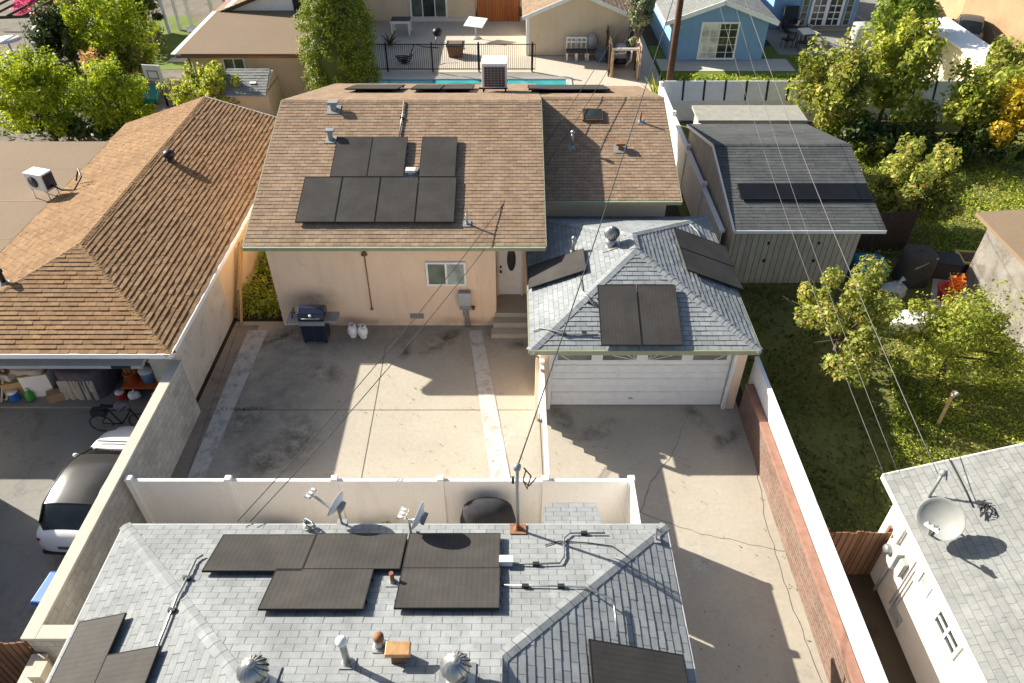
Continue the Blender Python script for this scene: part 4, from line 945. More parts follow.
boxthing('storage_tote', (-9.95, 15.5, .83), (.5, .45, .3), M['brownfabric'], 'dark tote standing on the brown cardboard box', 'tote', -.2, M['white'], taper=.1)
boxthing('cardboard_box', (-13.1, 14.95, .03), (.4, .3, .3), M['cardboard'], 'small flattened brown carton on the garage floor before the white box', 'box', .5)
boxthing('storage_tote', (-14.4, 15.3, .03), (.55, .5, .5), M['rawwood'], 'wooden crate leaning by the green bottles at the left of the garage', 'crate', .3)
boxthing('storage_tote', (-14.65, 16.0, .03), (.7, .6, .95), M['darkfabric'], 'dark plastic tote behind the wooden crate in the garage', 'tote', .1, M['gloss_blue'])
boxthing('storage_tote', (-10.9, 16.3, .03), (.8, .5, 1.1), M['darkwood'], 'tall dark cabinet behind the orange bucket in the garage', 'cabinet', 0, M['rawwood'])
r_ = empty('bottle', (-13.85, 14.95, .03), 'green plastic bottle on the garage floor beside the crate', 'bottle'); m = MB(); m.lathe([(0, 0), (.11, 0), (.12, .05), (.12, .24), (.04, .33), (.035, .38), (0, .38)], (0, 0, 0), 14); m.build('bottle_body', plain('green_plastic', (.06, .30, .06), .4), r_, local=True); m = MB(); m.lathe([(.045, .37), (.045, .42), (0, .42)], (0, 0, 0), 12); m.build('cap', M['white'], r_, local=True)
for k, l in enumerate(('nearest', 'middle', 'rearmost')):
    x = -14.95 + .1 * k; m = MB()
    for q in (0, 1): m.bar((x - .3 + .5 * q, 14.72 + .1 * k, .05), (x - .1 + .5 * q, 15.15 + .1 * k, .9), .05, .03)
    for q in (0, .5, 1): m.bar((x - .3 + .2 * q, 14.72 + .1 * k + .43 * q, .05 + .85 * q), (x + .2 + .2 * q, 14.72 + .1 * k + .43 * q, .05 + .85 * q), .04, .025)
    tag(m.build('lattice_trellis', M['offwhite']), '%s slatted white trellis leaning at the left garage jamb' % l, 'trellis', 'slatted trellises leaning in the garage')
m = MB(); m.box(-15.0, -9.7, 14.62, 14.78, 0, .06); tag(m.build('garage_kerb', M['leftdrive']), None, None, None, 'structure')

# more clutter, each thing by itself
def can(x, y, z, r, h, mat, label, cat='can', name='paint_can', lid='white'):
    r_ = empty(name, (x, y, z), label, cat); m = MB(); m.lathe([(0, 0), (r, 0), (r, h), (0, h)], (0, 0, 0), 16, smooth=False); m.build('can_body', mat, r_, local=True); m = MB(); m.lathe([(r * 1.05, h - .02), (r * 1.05, h + .02), (0, h + .025)], (0, 0, 0), 16); m.build('lid', M[lid], r_, local=True)
can(-11.25, 14.98, .03, .12, .26, M['redp'], 'red paint can on the floor left of the orange shelf')
can(-10.2, 14.95, .03, .11, .22, M['galv'], 'plain metal can on the floor under the right end of the orange shelf')
can(-14.3, 14.95, .03, .13, .3, M['bluebin'], 'blue can on the floor in front of the wooden crate')
can(-9.9, 15.1, 1.16, .1, .2, M['white'], 'small white tin on top of the dark tote', 'tin', 'tin', 'redp')
boxthing('storage_tote', (-10.35, 15.95, .03), (.6, .5, .9), M['greyfabric'], 'grey tote stack behind the blue tub in the garage', 'tote', .05, M['white'])
boxthing('cardboard_box', (-10.35, 15.95, 1.0), (.5, .4, .3), M['cardboard'], 'carton on top of the grey tote stack', 'box', .3, M['offwhite'])
boxthing('storage_tote', (-13.0, 16.1, .03), (.7, .5, 1.0), M['gloss_blue'], 'navy tote behind the tall white box', 'tote', .1, M['greytrim'])
boxthing('cardboard_box', (-14.5, 15.35, .55), (.45, .4, .25), M['offwhite'], 'pale carton on top of the wooden crate', 'box', -.2, M['cardboard'])
boxthing('tool_box', (-9.95, 14.98, .03), (.5, .3, .28), M['redp'], 'red tool box on the floor at the right garage jamb', 'tool box', .15, M['black'])
r_ = empty('broom', (-11.3, 15.7, .03), 'broom leaning behind the orange bucket', 'broom'); m = MB(); m.tube([(0, 0, .1), (.15, .35, 1.5)], .016, 6); m.build('handle', M['rawwood'], r_, local=True); m = MB(); m.hexa([(-.2, -.04, 0), (.2, -.04, 0), (.2, .04, 0), (-.2, .04, 0), (-.15, -.03, .14), (.15, -.03, .14), (.15, .03, .14), (-.15, .03, .14)]); m.build('bristles', M['yellowp'], r_, local=True)
r_ = empty('plastic_bag', (-10.85, 14.98, .03), 'white crumpled plastic bag on the floor under the orange shelf', 'bag'); m = MB(); m.ball((0, 0, .14), .17, (1.1, .9, .8), 12, 8)
for v in m.bm.verts: v.co += V((random.uniform(-.03, .03), random.uniform(-.03, .03), random.uniform(-.03, .03)))
m.build('bag_body', M['white'], r_, local=True); m = MB(); m.tube([(0, 0, .26), (.03, 0, .36)], [.05, .02], 7); m.build('bag_neck', M['white'], r_, local=True)

# bicycle standing on the drive between car and garage
root = empty('bicycle', (-10.68, 13.75, 0), 'dark bicycle with a grey bag standing before the white car', 'bicycle', R(4))
for x in (-.52, .52):
    m = MB(); m.lathe([(.29, -.016), (.315, 0), (.29, .016), (.275, 0), (.29, -.016)], (x, 0, .32), 26, (0, 1, 0)); wl = m.build('wheel', M['rubber'], root, local=True)
    m = MB(); m.tube([(x, -.03, .32), (x, .03, .32)], .03, 8)
    for k in range(8): m.bar((x, 0, .32), (x + .28 * math.cos(k * .785), 0, .32 + .28 * math.sin(k * .785)), .006, .006, (0, 1, 0))
    m.build('spokes', M['galv'], wl, local=True)
m = MB(); f_ = [(-.52, 0, .32), (.02, 0, .28), (.40, 0, .78), (-.16, 0, .80), (.02, 0, .28)]; m.tube(f_[0:2], .018, 7); m.tube([f_[1], f_[2]], .022, 7); m.tube([f_[2], f_[3]], .02, 7); m.tube([f_[3], f_[1]], .02, 7); m.tube([f_[3], f_[0]], .014, 7); m.tube([(.52, 0, .32), (.40, 0, .78), (.37, 0, .98)], .02, 7); m.build('frame', M['black'], root, local=True)
m = MB(); m.tube([(-.16, 0, .80), (-.18, 0, .93)], .016, 6); m.hexa([(-.34, -.08, .92), (-.02, -.03, .92), (-.02, .03, .92), (-.34, .08, .92), (-.34, -.09, .98), (-.0, -.03, .97), (-.0, .03, .97), (-.34, .09, .98)]); m.build('saddle', M['blackplastic'], root, local=True)
m = MB(); m.tube([(.30, -.3, 1.02), (.37, -.1, 1.0), (.37, .1, 1.0), (.30, .3, 1.02)], .016, 7); m.build('handlebar', M['black'], root, local=True)
m = MB(); m.box(-.62, -.22, -.12, .12, .70, .86); m.build('carrier_box', M['blackplastic'], root, local=True, bevel=.02)
m = MB(); m.ball((.24, 0, .95), .2, (1.1, .8, .7), 12, 8); m.build('bag', M['greyfabric'], root, local=True)

# ------------------------------------------------------------------ white hatchback
def lerp(a, b, t): return a + (b - a) * t
def car(root, Ln, W, Hh, body, roofm, hatch=True):
    """x right, y forward, origin at the middle on the ground"""
    S = [  # y, half width, sill z, shoulder z, centre z
        (-.5, .60, .42, .62, .66), (-.49, .84, .28, .80, .86), (-.455, .95, .20, .90, .97), (-.36, .98, .18, .93, 1.0), (-.22, 1.0, .17, .92, .99), (0, 1.0, .17, .90, .96),
        (.16, .99, .17, .88, .95), (.28, .97, .18, .84, .93), (.38, .93, .19, .74, .83), (.45, .84, .22, .62, .70), (.487, .70, .30, .52, .57), (.5, .52, .36, .46, .48)]
    m = MB(); rings = []
    for y, w, zs, zh, zc in S:
        w *= W / 2; y *= Ln; pts = [(.0, zs), (.80 * w, zs), (.97 * w, lerp(zs, zh, .28)), (w, lerp(zs, zh, .62)), (.95 * w, zh), (.72 * w, lerp(zh, zc, .72)), (.36 * w, lerp(zh, zc, .95)), (0, zc)]
        ring = [(x, y, z) for x, z in pts] + [(-x, y, z) for x, z in pts[-2:0:-1]]
        rings.append([m.bm.verts.new(p) for p in ring])
    k = len(rings[0])
    for a, b in zip(rings, rings[1:]):
        for i in range(k): m.bm.faces.new([a[i], a[(i + 1) % k], b[(i + 1) % k], b[i]])
    m.bm.faces.new(rings[0]); m.bm.faces.new(rings[-1][::-1])
    o = m.build('body', body, root, True, local=True); sb = o.modifiers.new('subsurf', 'SUBSURF'); sb.levels = 1; sb.render_levels = 2
    T = [(-.455, .62, .90, .0), (-.42, .78, .95, .22), (-.34, .84, .97, .84), (-.24, .85, .96, 1.0), (-.10, .85, .95, .98), (-.01, .84, .94, .84), (.08, .80, .93, .50), (.20, .74, .92, .0)]
    def green(scale, f0, f1, zlo):
        g = MB(); rr = []
        for y, w, zb, h in T:
            w *= W / 2 * scale; y *= Ln; top = zb + (Hh - zb) * h; tw = lerp(w, w * .80, h)
            ring = [(w, y, zb - .03), (lerp(w, tw, .55), y, lerp(zb, top, .55)), (tw, y, lerp(zb, top, .93)), (tw * .8, y, top), (tw * .4, y, top + .015 * h), (0, y, top + .022 * h)]
            ring = ring + [(-p[0], p[1], p[2]) for p in ring[-2::-1]]
            rr.append([g.bm.verts.new(p) for p in ring])
        kk = len(rr[0])
        for a, b in zip(rr, rr[1:]):
            for i in range(kk - 1): g.bm.faces.new([a[i], a[i + 1], b[i + 1], b[i]])
        return g
    g = green(1, 0, 1, 0).build('window_glass', M['glass_car'], root, True, local=True)
    # roof skin with side rails, following the same sections just above the glass
    q = MB(); rr = []
    for y, w, zb, h in [t for t in T if t[3] > .45]:
        w *= W / 2; y *= Ln; top = zb + (Hh - zb) * h; tw = lerp(w, w * .80, h)
        rr.append([q.bm.verts.new((x * tw, y, z)) for x, z in ((1.01, lerp(zb, top, .93)), (.81, top + .01), (.4, top + .028), (0, top + .034), (-.4, top + .028), (-.81, top + .01), (-1.01, lerp(zb, top, .93)))])
    for a, b in zip(rr, rr[1:]):
        for i in range(6): q.bm.faces.new([a[i], a[i + 1], b[i + 1], b[i]])
    q.build('roof_panel', roofm, root, True, local=True)
    for s in (-1, 1):
        q = MB(); q.tube([(s * W / 2 * (w * lerp(1, .80, h) * 1.012), y * Ln, lerp(zb, zb + (Hh - zb) * h, .90) + .012) for y, w, zb, h in T[1:]], .02, 6); q.build('roof_rail', M['black'], root, True, local=True)
        q = MB(); q.box(s * W * .5 * .66 - .13, s * W * .5 * .66 + .13, -Ln * .487, -Ln * .46, .66, .82); q.build('tail_light', M['redlamp'], root, local=True, bevel=.03)
        q = MB(); q.obox((s * W * .5 * .70, Ln * .425, .66), V((1, -s * .5, 0)).normalized(), V((s * .5, 1, -.5)).normalized(), (0, 0, 1), .13, .2, .05); q.build('headlight', M['galv'], root, local=True, bevel=.02)
        q = MB(); q.ball((s * (W / 2 + .03), Ln * .12, .97), .08, (1, .7, .8), 10, 6); q.bar((s * W * .40, Ln * .12, .92), (s * (W / 2 + .02), Ln * .12, .95), .05, .04); q.build('mirror', body, root, True, local=True)
        for y in (-.30, .30):
            x = s * (W / 2 - .12); q = MB(); q.lathe([(.19, -.1), (.30, -.1), (.325, -.06), (.325, .06), (.30, .1), (.19, .1)], (x, y * Ln, .325), 22, (1, 0, 0)); wh = q.build('wheel', M['rubber'], root, local=True)
            q = MB(); q.lathe([(0, .07), (.08, .09), (.19, .06), (.2, .1)], (x, y * Ln, .325), 14, (s, 0, 0)); q.build('rim', M['galv'], wh, local=True)
    q = MB(); q.box(-.24, .24, -Ln * .5 - .012, -Ln * .49, .52, .62); q.build('number_plate', M['greyfabric'], root, local=True)
    q = MB(); q.box(-W * .42, W * .42, -Ln * .497, -Ln * .44, .26, .40); q.build('rear_bumper_trim', M['blackplastic'], root, local=True, bevel=.03)
    q = MB(); q.ball((0, -Ln * .478, .80), .04, (1.5, .5, 1), 10, 6); q.build('tail_badge', M['black'], root, local=True)
    q = MB(); q.bar((-.55, Ln * .245, .985), (.55, Ln * .24, .99), .03, .02); q.build('wiper', M['black'], root, local=True)
root = empty('parked_car', (-10.0, 11.52, 0), 'white hatchback with a glossy black roof parked beside the block wall', 'car', R(-2))
car(root, 3.85, 1.70, 1.46, M['carwhite'], plain('black_roof_paint', (.04, .037, .033), .28, 0, .2, 3, .5))
# recycling bin
root = empty('recycling_bin', (-9.58, 8.32, 0), 'blue recycling bin with a white printed lid behind the block wall', 'recycling bin', R(-6))
m = MB(); m.hexa([(-.24, -.28, .08), (.24, -.28, .08), (.24, .28, .08), (-.24, .28, .08), (-.3, -.36, .98), (.3, -.36, .98), (.3, .36, .98), (-.3, .36, .98)]); m.build('bin_body', M['bluebin'], root, local=True, bevel=.02)
m = MB(); m.hexa([(-.33, -.4, .98), (.33, -.4, .98), (.33, .4, .98), (-.33, .4, .98), (-.3, -.36, 1.06), (.3, -.36, 1.06), (.3, .34, 1.06), (-.3, .34, 1.06)]); ld = m.build('lid', M['bluebin'], root, local=True, bevel=.02)
m = MB()
for k in range(3):
    for j in range(5 - k): m.box(-.02 + j * .05 - .09 * 0, .015 + j * .05, .12 - k * .13, .20 - k * .13, 1.06, 1.064)
m.build('lid_print', M['white'], ld, local=True)
for s in (-.26, .26): m = MB(); m.tube([(s - .03, .34, .1), (s + .03, .34, .1)], .1, 12); m.build('wheel', M['rubber'], root, local=True)

# ================================================================== walls and fences
bw = empty('block_wall', (-8.95, 10.5, 0), 'long beige concrete block wall with a flat cap between drive and yard', 'wall')
m = MB(); m.box(-9.03, -8.83, 6.75, 14.48, 0, 1.9); m.box(-8.83, -7.9, 6.75, 6.95, 0, 1.9); m.build('wall_face', M['block'], bw)
m = MB(); m.box(-9.07, -8.79, 6.71, 14.48, 1.9, 1.965); m.box(-8.79, -7.9, 6.71, 6.99, 1.9, 1.965); m.build('wall_cap', M['blockcap'], bw, bevel=.01)
lw = empty('low_block_wall', (-8.95, 3, 0), 'lower stretch of beige block wall at the bottom left corner', 'wall')
m = MB(); m.box(-9.03, -8.83, -4, 6.7, 0, 1.35); m.build('wall_face', M['block'], lw); m = MB(); m.box(-9.07, -8.79, -4, 6.7, 1.35, 1.42); m.build('wall_cap', M['blockcap'], lw)
m = MB(); m.box(-8.86, -8.62, 6.2, 6.5, 0, 1.55); m.build('wall_pier', M['blockcap'], lw)
def board_fence(name, p0, p1, h, label, mat, cat='fence', posts=0, z0=0, scallop=True, bw_=.14, thick=.025):
    p0, p1 = V(p0), V(p1); d = p1 - p0; n = max(2, int(d.length / bw_)); root = empty(name, (p0 + p1) / 2, label, cat); m = MB(); e = d.normalized(); s = V((-e.y, e.x, 0))
    for k in range(n):
        c = p0 + d * ((k + .5) / n); hh = h + random.uniform(-.03, .03); 
        m.obox(c + V((0, 0, z0 + hh / 2)) + s * random.uniform(-.006, .006), e, s, (0, 0, 1), d.length / n / 2 - .004, thick / 2, hh / 2)
    m.build('fence_boards', mat, root); m = MB()
    for z in (.25, h - .3): m.bar(p0 + s * .04 + V((0, 0, z0 + z)), p1 + s * .04 + V((0, 0, z0 + z)), .04, .09)
    m.build('rail', mat, root)
    for k in range(posts): c = p0 + d * (k / max(1, posts - 1)) + s * .1; m = MB(); m.box(c.x - .045, c.x + .045, c.y - .045, c.y + .045, z0, z0 + h + .05); m.build('post', mat, root)
    return root
board_fence('board_fence', (-15, 6.75, 0), (-9.1, 6.75, 0), 1.75, 'red-brown board fence at the bottom left beside the block wall', M['wood'], posts=3)

vf = empty('vinyl_fence', (-3, 10.56, 0), 'long white vinyl fence across the yard behind the foreground house', 'fence')
px_ = [-8.66, -6.42, -4.02, -1.62, .76, 2.70]
for x0, x1 in zip(px_, px_[1:]):
    m = MB(); m.box(x0 + .065, x1 - .065, 10.545, 10.575, .06, 1.72); pn = m.build('fence_panel', M['vinyl'], vf)
    m = MB(); m.box(x0 + .065, x1 - .065, 10.52, 10.60, 1.72, 1.80); m.box(x0 + .065, x1 - .065, 10.52, 10.60, .03, .10); m.build('rail', M['vinyl'], pn)
fence_posts(vf, [(x, 10.56) for x in px_], 1.84, .13, M['vinyl'])
vr = empty('vinyl_fence', (2.7, 9.8, 0), 'short white vinyl return fence ending beside the driveway', 'fence')
m = MB(); m.box(2.685, 2.715, 8.42, 10.49, .06, 1.80); pn = m.build('fence_panel', M['vinyl'], vr); m = MB(); m.box(2.66, 2.74, 8.42, 10.49, 1.80, 1.88); m.build('rail', M['vinyl'], pn); fence_posts(vr, [(2.70, 9.05)], 1.92, .125, M['vinyl'])
vg = empty('vinyl_gate', (.8, 12.6, 0), 'narrow white vinyl fence running from the garage corner towards the long fence', 'fence')
m = MB(); m.box(.785, .815, 14.12, 14.59, .06, 1.80)
m.box(.785, .815, 10.64, 13.1, 1.32, 1.80)
for k in range(7): y1 = 14.12 - k * .146; m.box(.785, .815, y1 - .146, y1 - .004, .08 + (k + .6) * .17, 1.80)
m.build('fence_panel', M['vinyl'], vg); m = MB(); m.box(.755, .845, 10.64, 14.59, 1.80, 1.88); m.build('rail', M['vinyl'], vg)
fence_posts(vg, [(.8, 14.45)], 1.92, .12, M['vinyl'])
rwl = empty('red_block_wall', (6.52, 6, 0), 'low red-brown slump block wall along the right of the driveway', 'wall')
m = MB(); m.box(6.42, 6.62, -4, 14.5, 0, 1.0); m.build('wall_face', M['redblock'], rwl); m = MB(); m.box(6.41, 6.63, -4, 14.5, 1.0, 1.08); m.build('wall_cap', plain('red_cap', (.27, .145, .105), .9, 0, .3, 5), rwl, bevel=.01)
wf = empty('white_wall_fence', (6.68, 6, 0), 'white vinyl fence standing behind the red block wall, sunlit along the driveway', 'fence')
for y0, y1 in ((-4, -.8), (-.79, 2.4), (2.41, 5.6), (5.61, 8.3), (8.31, 11.4), (11.41, 14.9)):
    m = MB(); m.box(6.65, 6.70, y0, y1, 0, 1.62); pn = m.build('fence_panel', M['vinyl'], wf); m = MB(); m.box(6.635, 6.745, y0, y1, 1.62, 1.72); m.build('rail', M['vinyl'], pn)
wb = empty('white_wall_fence', (7.18, 28, 0), 'white fence running back beside the lower brown roof to the rear boundary', 'fence')
for y0, y1 in ((21.3, 24.4), (24.41, 27.6), (27.61, 31), (31.01, 34.5)):
    m = MB(); m.box(7.12, 7.16, y0, y1, 0, 1.72); pn = m.build('fence_panel', M['vinyl'], wb); m = MB(); m.box(7.06, 7.24, y0, y1, 1.72, 1.80); m.build('rail', M['vinyl'], pn)
fence_posts(wb, [(7.15, 24.4), (7.15, 27.6), (7.15, 31), (7.15, 34.5)], 1.95, .16, M['vinyl'])
rb = empty('rear_fence', (14, 34.7, 0), 'white panel fence with dark slanted posts along the rear boundary', 'fence')
m = MB(); m.box(7.3, 24, 34.68, 34.74, .0, 1.0); m.build('lower_panel', M['white'], rb)
m = MB()
xs = [7.3 + 1.02 * k for k in range(17)]
for x0 in xs: m.hexa([(x0 + .05, 34.72, 1.0), (x0 + .97, 34.72, 1.0), (x0 + .97, 34.78, 1.0), (x0 + .05, 34.78, 1.0), (x0 + .05, 34.95, 1.86), (x0 + .97, 34.95, 1.86), (x0 + .97, 35.0, 1.86), (x0 + .05, 35.0, 1.86)])
m.build('upper_panel', M['white'], rb)
for x0 in xs: m = MB(); m.bar((x0, 34.73, .98), (x0, 34.96, 1.88), .09, .06, (0, 1, 0)); m.build('post', M['black'], rb)

# hedge between the houses and planks on the wall
# ================================================================== right neighbour house
nh = empty('right_house', (11, 6, 0), 'cream house at the bottom right with a weathered grey shingle roof', 'house')
HW = (7.95, 0, 2.6, .38, 0); HE = (15.6, 0, 2.6, -.38, 0); hx = 11.775; hz = 2.6 + .38 * (hx - 7.95); HY = 10.05
w1 = [V((7.95, -4, 2.6)), V((7.95, HY, 2.6)), V((hx, HY + .6, hz)), V((hx, -4, hz))]
w1 = [V((7.95, -4, 2.6)), V((7.95, HY, 2.6)), V((hx, HY, hz)), V((hx, -4, hz))]
e1 = [V((15.6, HY, 2.6)), V((15.6, -4, 2.6)), V((hx, -4, hz)), V((hx, HY, hz))]
make_roof(nh, [w1, e1], M['shingle_right'], M['white'], .17, .016, [(V((hx, -4, hz)), V((hx, HY, hz)))], .15, .38, .1, .3)
m = MB(); m.prism([(8.2, -3.6), (15.3, -3.6), (15.3, 9.7), (8.2, 9.7)], 0, 2.62); m.wallprism([(8.2, 9.69, 2.6), (15.3, 9.69, 2.6), (hx, 9.69, hz - .13)], (0, -1, 0), .2); m.build('wall', M['cream'], nh)
m = MB(); m.bar((7.93, -4, 2.54), (7.93, HY, 2.54), .03, .11); m.bar((7.95, HY + .015, 2.54), (hx, HY + .015, hz - .06), .03, .11); m.build('fascia', M['offwhite'], nh)
window(nh, (8.2, 6.92, 1.80), (0, -1, 0), (-1, 0, 0), .82, .48, 2, 2, [M['glass_dark']], M['white'], .06)
window(nh, (8.2, 7.74, 1.86), (0, -1, 0), (-1, 0, 0), .78, .5, 2, 1, [M['glass_pale']], M['white'], .06)
root = empty('meter_cabinet', (8.08, 9.15, .9), 'pale electric meter cabinet with a round glass meter on the cream wall', 'meter box')
m = MB(); m.box(8.04, 8.195, 8.72, 9.14, 1.1, 1.62); m.build('box_body', M['greytrim'], root, bevel=.015); m = MB(); m.lathe([(.11, 0), (.11, .08), (.07, .12), (0, .13)], (8.04, 8.98, 1.45), 16, (-1, 0, 0)); m.build('meter_glass', M['galv'], root); m = MB(); m.tube([(8.15, 9.0, 1.62), (8.15, 9.0, 2.55)], .03, 8); m.build('conduit', M['greytrim'], root); m = MB(); m.tube([(8.14, 8.9, 1.1), (8.14, 8.9, 0)], .03, 8); m.build('conduit', M['greytrim'], root)
root = empty('breaker_box', (8.12, 8.45, .8), 'second narrow grey breaker box right of the meter cabinet', 'breaker box'); m = MB(); m.box(8.1, 8.195, 8.48, 8.66, 1.15, 1.6); m.build('box_body', M['greymetal'], root, bevel=.01); m = MB(); m.box(8.085, 8.1, 8.49, 8.65, 1.17, 1.58); m.build('panel_door', M['offwhite'], root)
m = MB()
for k in range(3): m.box(8.165, 8.195, 8.38 - .09 * k, 8.40 - .09 * k, .3, 1.9 - .2 * k)
tag(m.build('wall_pipes', M['greytrim']), 'thin vertical pipes on the cream wall beside the breaker box', 'pipe')
root = empty('access_hatch', (8.18, 8.1, .15), 'pale square crawl-space hatch low on the cream wall', 'hatch'); m = MB(); m.box(8.17, 8.199, 7.9, 8.3, .15, .5); m.build('hatch_door', M['greytrim'], root); m = MB(); m.box(8.15, 8.17, 7.92, 7.97, .3, .36); m.build('handle', M['galv'], root)
board_fence('board_gate', (6.8, 9.3, 0), (8.18, 9.3, 0), 1.6, 'reddish brown board gate between white fence and cream wall', M['wood'], 'gate', 2)
satellite_dish(RP(925, 527, HW), RP(941, 519, HW, .62), (-.58, -.50, .64), .40, 'large off-white satellite dish facing the camera on the right weathered roof', arm=.62)
b = RP(929, 497, HW); t = V((b.x, b.y, YP(938, 474, b.y).z)); root = empty('service_mast', b, 'short leaning cable mast behind the large dish on the right roof', 'utility mast'); m = MB(); m.tube([b, t], .03, 10); m.build('mast_pipe', M['greymetal'], root); m = MB(); m.lathe([(.03, -.05), (.07, 0), (.06, .07), (0, .1)], t, 12); m.tube([t, t + V((.1, .05, .05)), t + V((.06, -.1, -.08))], .015, 6); m.build('weatherhead', M['greymetal'], root)
conduit(rp(HW, .03, (949, 459), (957, 474), (965, 490), (973, 507)), .014, M['wire'], 'black cable running down the right weathered roof beside the mast', 'roof_cable', cat='cable')
b = RP(984, 512, HW); m = MB()
for k in range(6): m.tube([b + V((.16 * math.cos(k + j * 1.1), .16 * math.sin(k * 1.7 + j * 1.2), .04 + .03 * j)) for j in range(4)], .012, 5)
tag(m.build('cable_coil', M['wire']), 'loose loops of black cable on the right weathered roof', 'cable')

# ------------------------------------------------------------------ sheds on the right
sh = empty('garden_shed', (9.8, 24.5, 0), 'large shed with grey roof and weathered upright boards in the right garden', 'shed')
SX0, SX1 = 7.3, 12.25; SS = (0, 20.5, 2.3, 0, .25); sr = 24.7; szr = 2.3 + .25 * 4.2; SN = (0, sr, szr, 0, -.25)
make_roof(sh, [[V((SX0, 20.5, 2.3)), V((SX1, 20.5, 2.3)), V((SX1, sr, szr)), V((SX0, sr, szr))], [V((SX1, 28.9, 2.3)), V((SX0, 28.9, 2.3)), V((SX0, sr, szr)), V((SX1, sr, szr))]], M['shingle_shed'], M['offwhite'], .15, .008, [(V((SX0, sr, szr)), V((SX1, sr, szr)))], .12, .25, .08, .3)
m = MB(); m.prism([(7.35, 20.75), (11.6, 20.75), (11.6, 28.6), (7.35, 28.6)], 0, 2.33)
for x in (7.36, 11.5): m.wallprism([(x, 20.9, 2.32), (x, 28.5, 2.32), (x, sr, szr - .12)], (1, 0, 0), .08)
m.build('wall', M['palewood'], sh)
m = MB(); m.bar((SX0, 20.48, 2.24), (SX1, 20.48, 2.24), .03, .11); m.bar((SX0 - .02, 20.5, 2.24), (SX0 - .02, sr, szr - .06), .03, .11); m.bar((SX0 - .02, sr, szr - .06), (SX0 - .02, 28.9, 2.24), .03, .11); m.build('fascia', M['white'], sh)
m = MB()
for x in (8.6, 10.3): m.box(x - .04, x + .04, 20.72, 20.76, .9, 1.0); m.box(x - .03, x + .03, 20.72, 20.76, 1.6, 1.7)
m.build('hinge', M['black'], sh)
c = V((9.95, 22.18, RZ(SS, 9.95, 22.18) + .1)); solar_panel(c, SS, 4.45, .78, 'long narrow black solar panel strip on the shed roof', None, .1, 0, M['solar_dark'])
s2 = empty('low_shed', (10, 30, 0), 'low box shed with a pale flat roof behind the large shed', 'shed')
m = MB(); m.box(8.0, 12.3, 29.5, 30.7, 0, 2.15); m.build('wall', M['palewood'], s2); m = MB(); m.hexa([(7.85, 29.35, 2.15), (12.45, 29.35, 2.15), (12.45, 30.85, 2.2), (7.85, 30.85, 2.2), (7.85, 29.35, 2.27), (12.45, 29.35, 2.27), (12.45, 30.85, 2.32), (7.85, 30.85, 2.32)]); m.build('roof', plain('pale_roll_roof', (.30, .29, .25), .9, 0, .2, 3), s2)
# small brown-roofed building at right edge
hb = empty('garden_house', (18, 17, 0), 'small building with a brown roof and wall darkened by painted tree shade at the right edge', 'shed')
m = MB(); m.hexa([(15.35, 12.5, 2.5), (21.5, 12.5, 2.5), (21.5, 21.1, 2.5), (15.35, 21.1, 2.5), (15.35, 12.5, 2.62), (21.5, 12.5, 3.1), (21.5, 21.1, 3.1), (15.35, 21.1, 2.62)]); m.build('roof', M['flat'], hb)
m = MB(); m.box(15.75, 21, 12.9, 20.8, 0, 2.51); m.build('wall', M['tree_shaded_wall'], hb)

# unseen house added west of the dark drive to throw shade across it
wh = empty('unseen_shade_house', (-20, 3, 0), 'unseen grey roofed house added west of the dark drive to shade it', 'house')
WP = [V((-13.1, -8, 2.6)), V((-13.1, 12.3, 2.6)), V((-27, 12.3, 2.6)), V((-27, -8, 2.6))]; r0, r1 = V((-20, -1, 5)), V((-20, 5.3, 5))
make_roof(wh, [[WP[1], WP[0], r0, r1], [WP[3], WP[2], r1, r0], [WP[2], WP[1], r1], [WP[0], WP[3], r0]], M['shingle_right'], M['white'], .3, .02)
m = MB(); m.box(-26.5, -13.6, -7.5, 11.8, 0, 2.58); m.build('wall', M['cream'], wh)
# ================================================================== plants
def leaf_mesh(name, P, Nn, S, mat, parent=None, loc=None, aspect=.55):
    n = len(P); Nn = Nn / (np.linalg.norm(Nn, axis=1, keepdims=True) + 1e-9)
    r = rng.normal(size=(n, 3)); T = np.cross(Nn, r); T /= (np.linalg.norm(T, axis=1, keepdims=True) + 1e-9); B = np.cross(Nn, T)
    S = np.asarray(S)[:, None]
    off = np.zeros(3) if loc is None else np.array(loc)
    vs = np.empty((n, 4, 3)); P = P - off
    vs[:, 0] = P - T * S * .5; vs[:, 1] = P + B * S * aspect * .5 + Nn * S * .08; vs[:, 2] = P + T * S * .5; vs[:, 3] = P - B * S * aspect * .5 + Nn * S * .08
    me = bpy.data.meshes.new(name); me.vertices.add(n * 4); me.vertices.foreach_set('co', vs.reshape(-1)); me.loops.add(n * 4)
    me.loops.foreach_set('vertex_index', np.arange(n * 4, dtype=np.int32)); me.polygons.add(n)
    me.polygons.foreach_set('loop_start', np.arange(0, n * 4, 4, dtype=np.int32)); me.polygons.foreach_set('loop_total', np.full(n, 4, dtype=np.int32))
    me.update(); me.validate()
    o = bpy.data.objects.new(name, me); col.objects.link(o); me.materials.append(mat)
    if parent: o.parent = parent
    elif loc is not None: o.location = loc
    return o
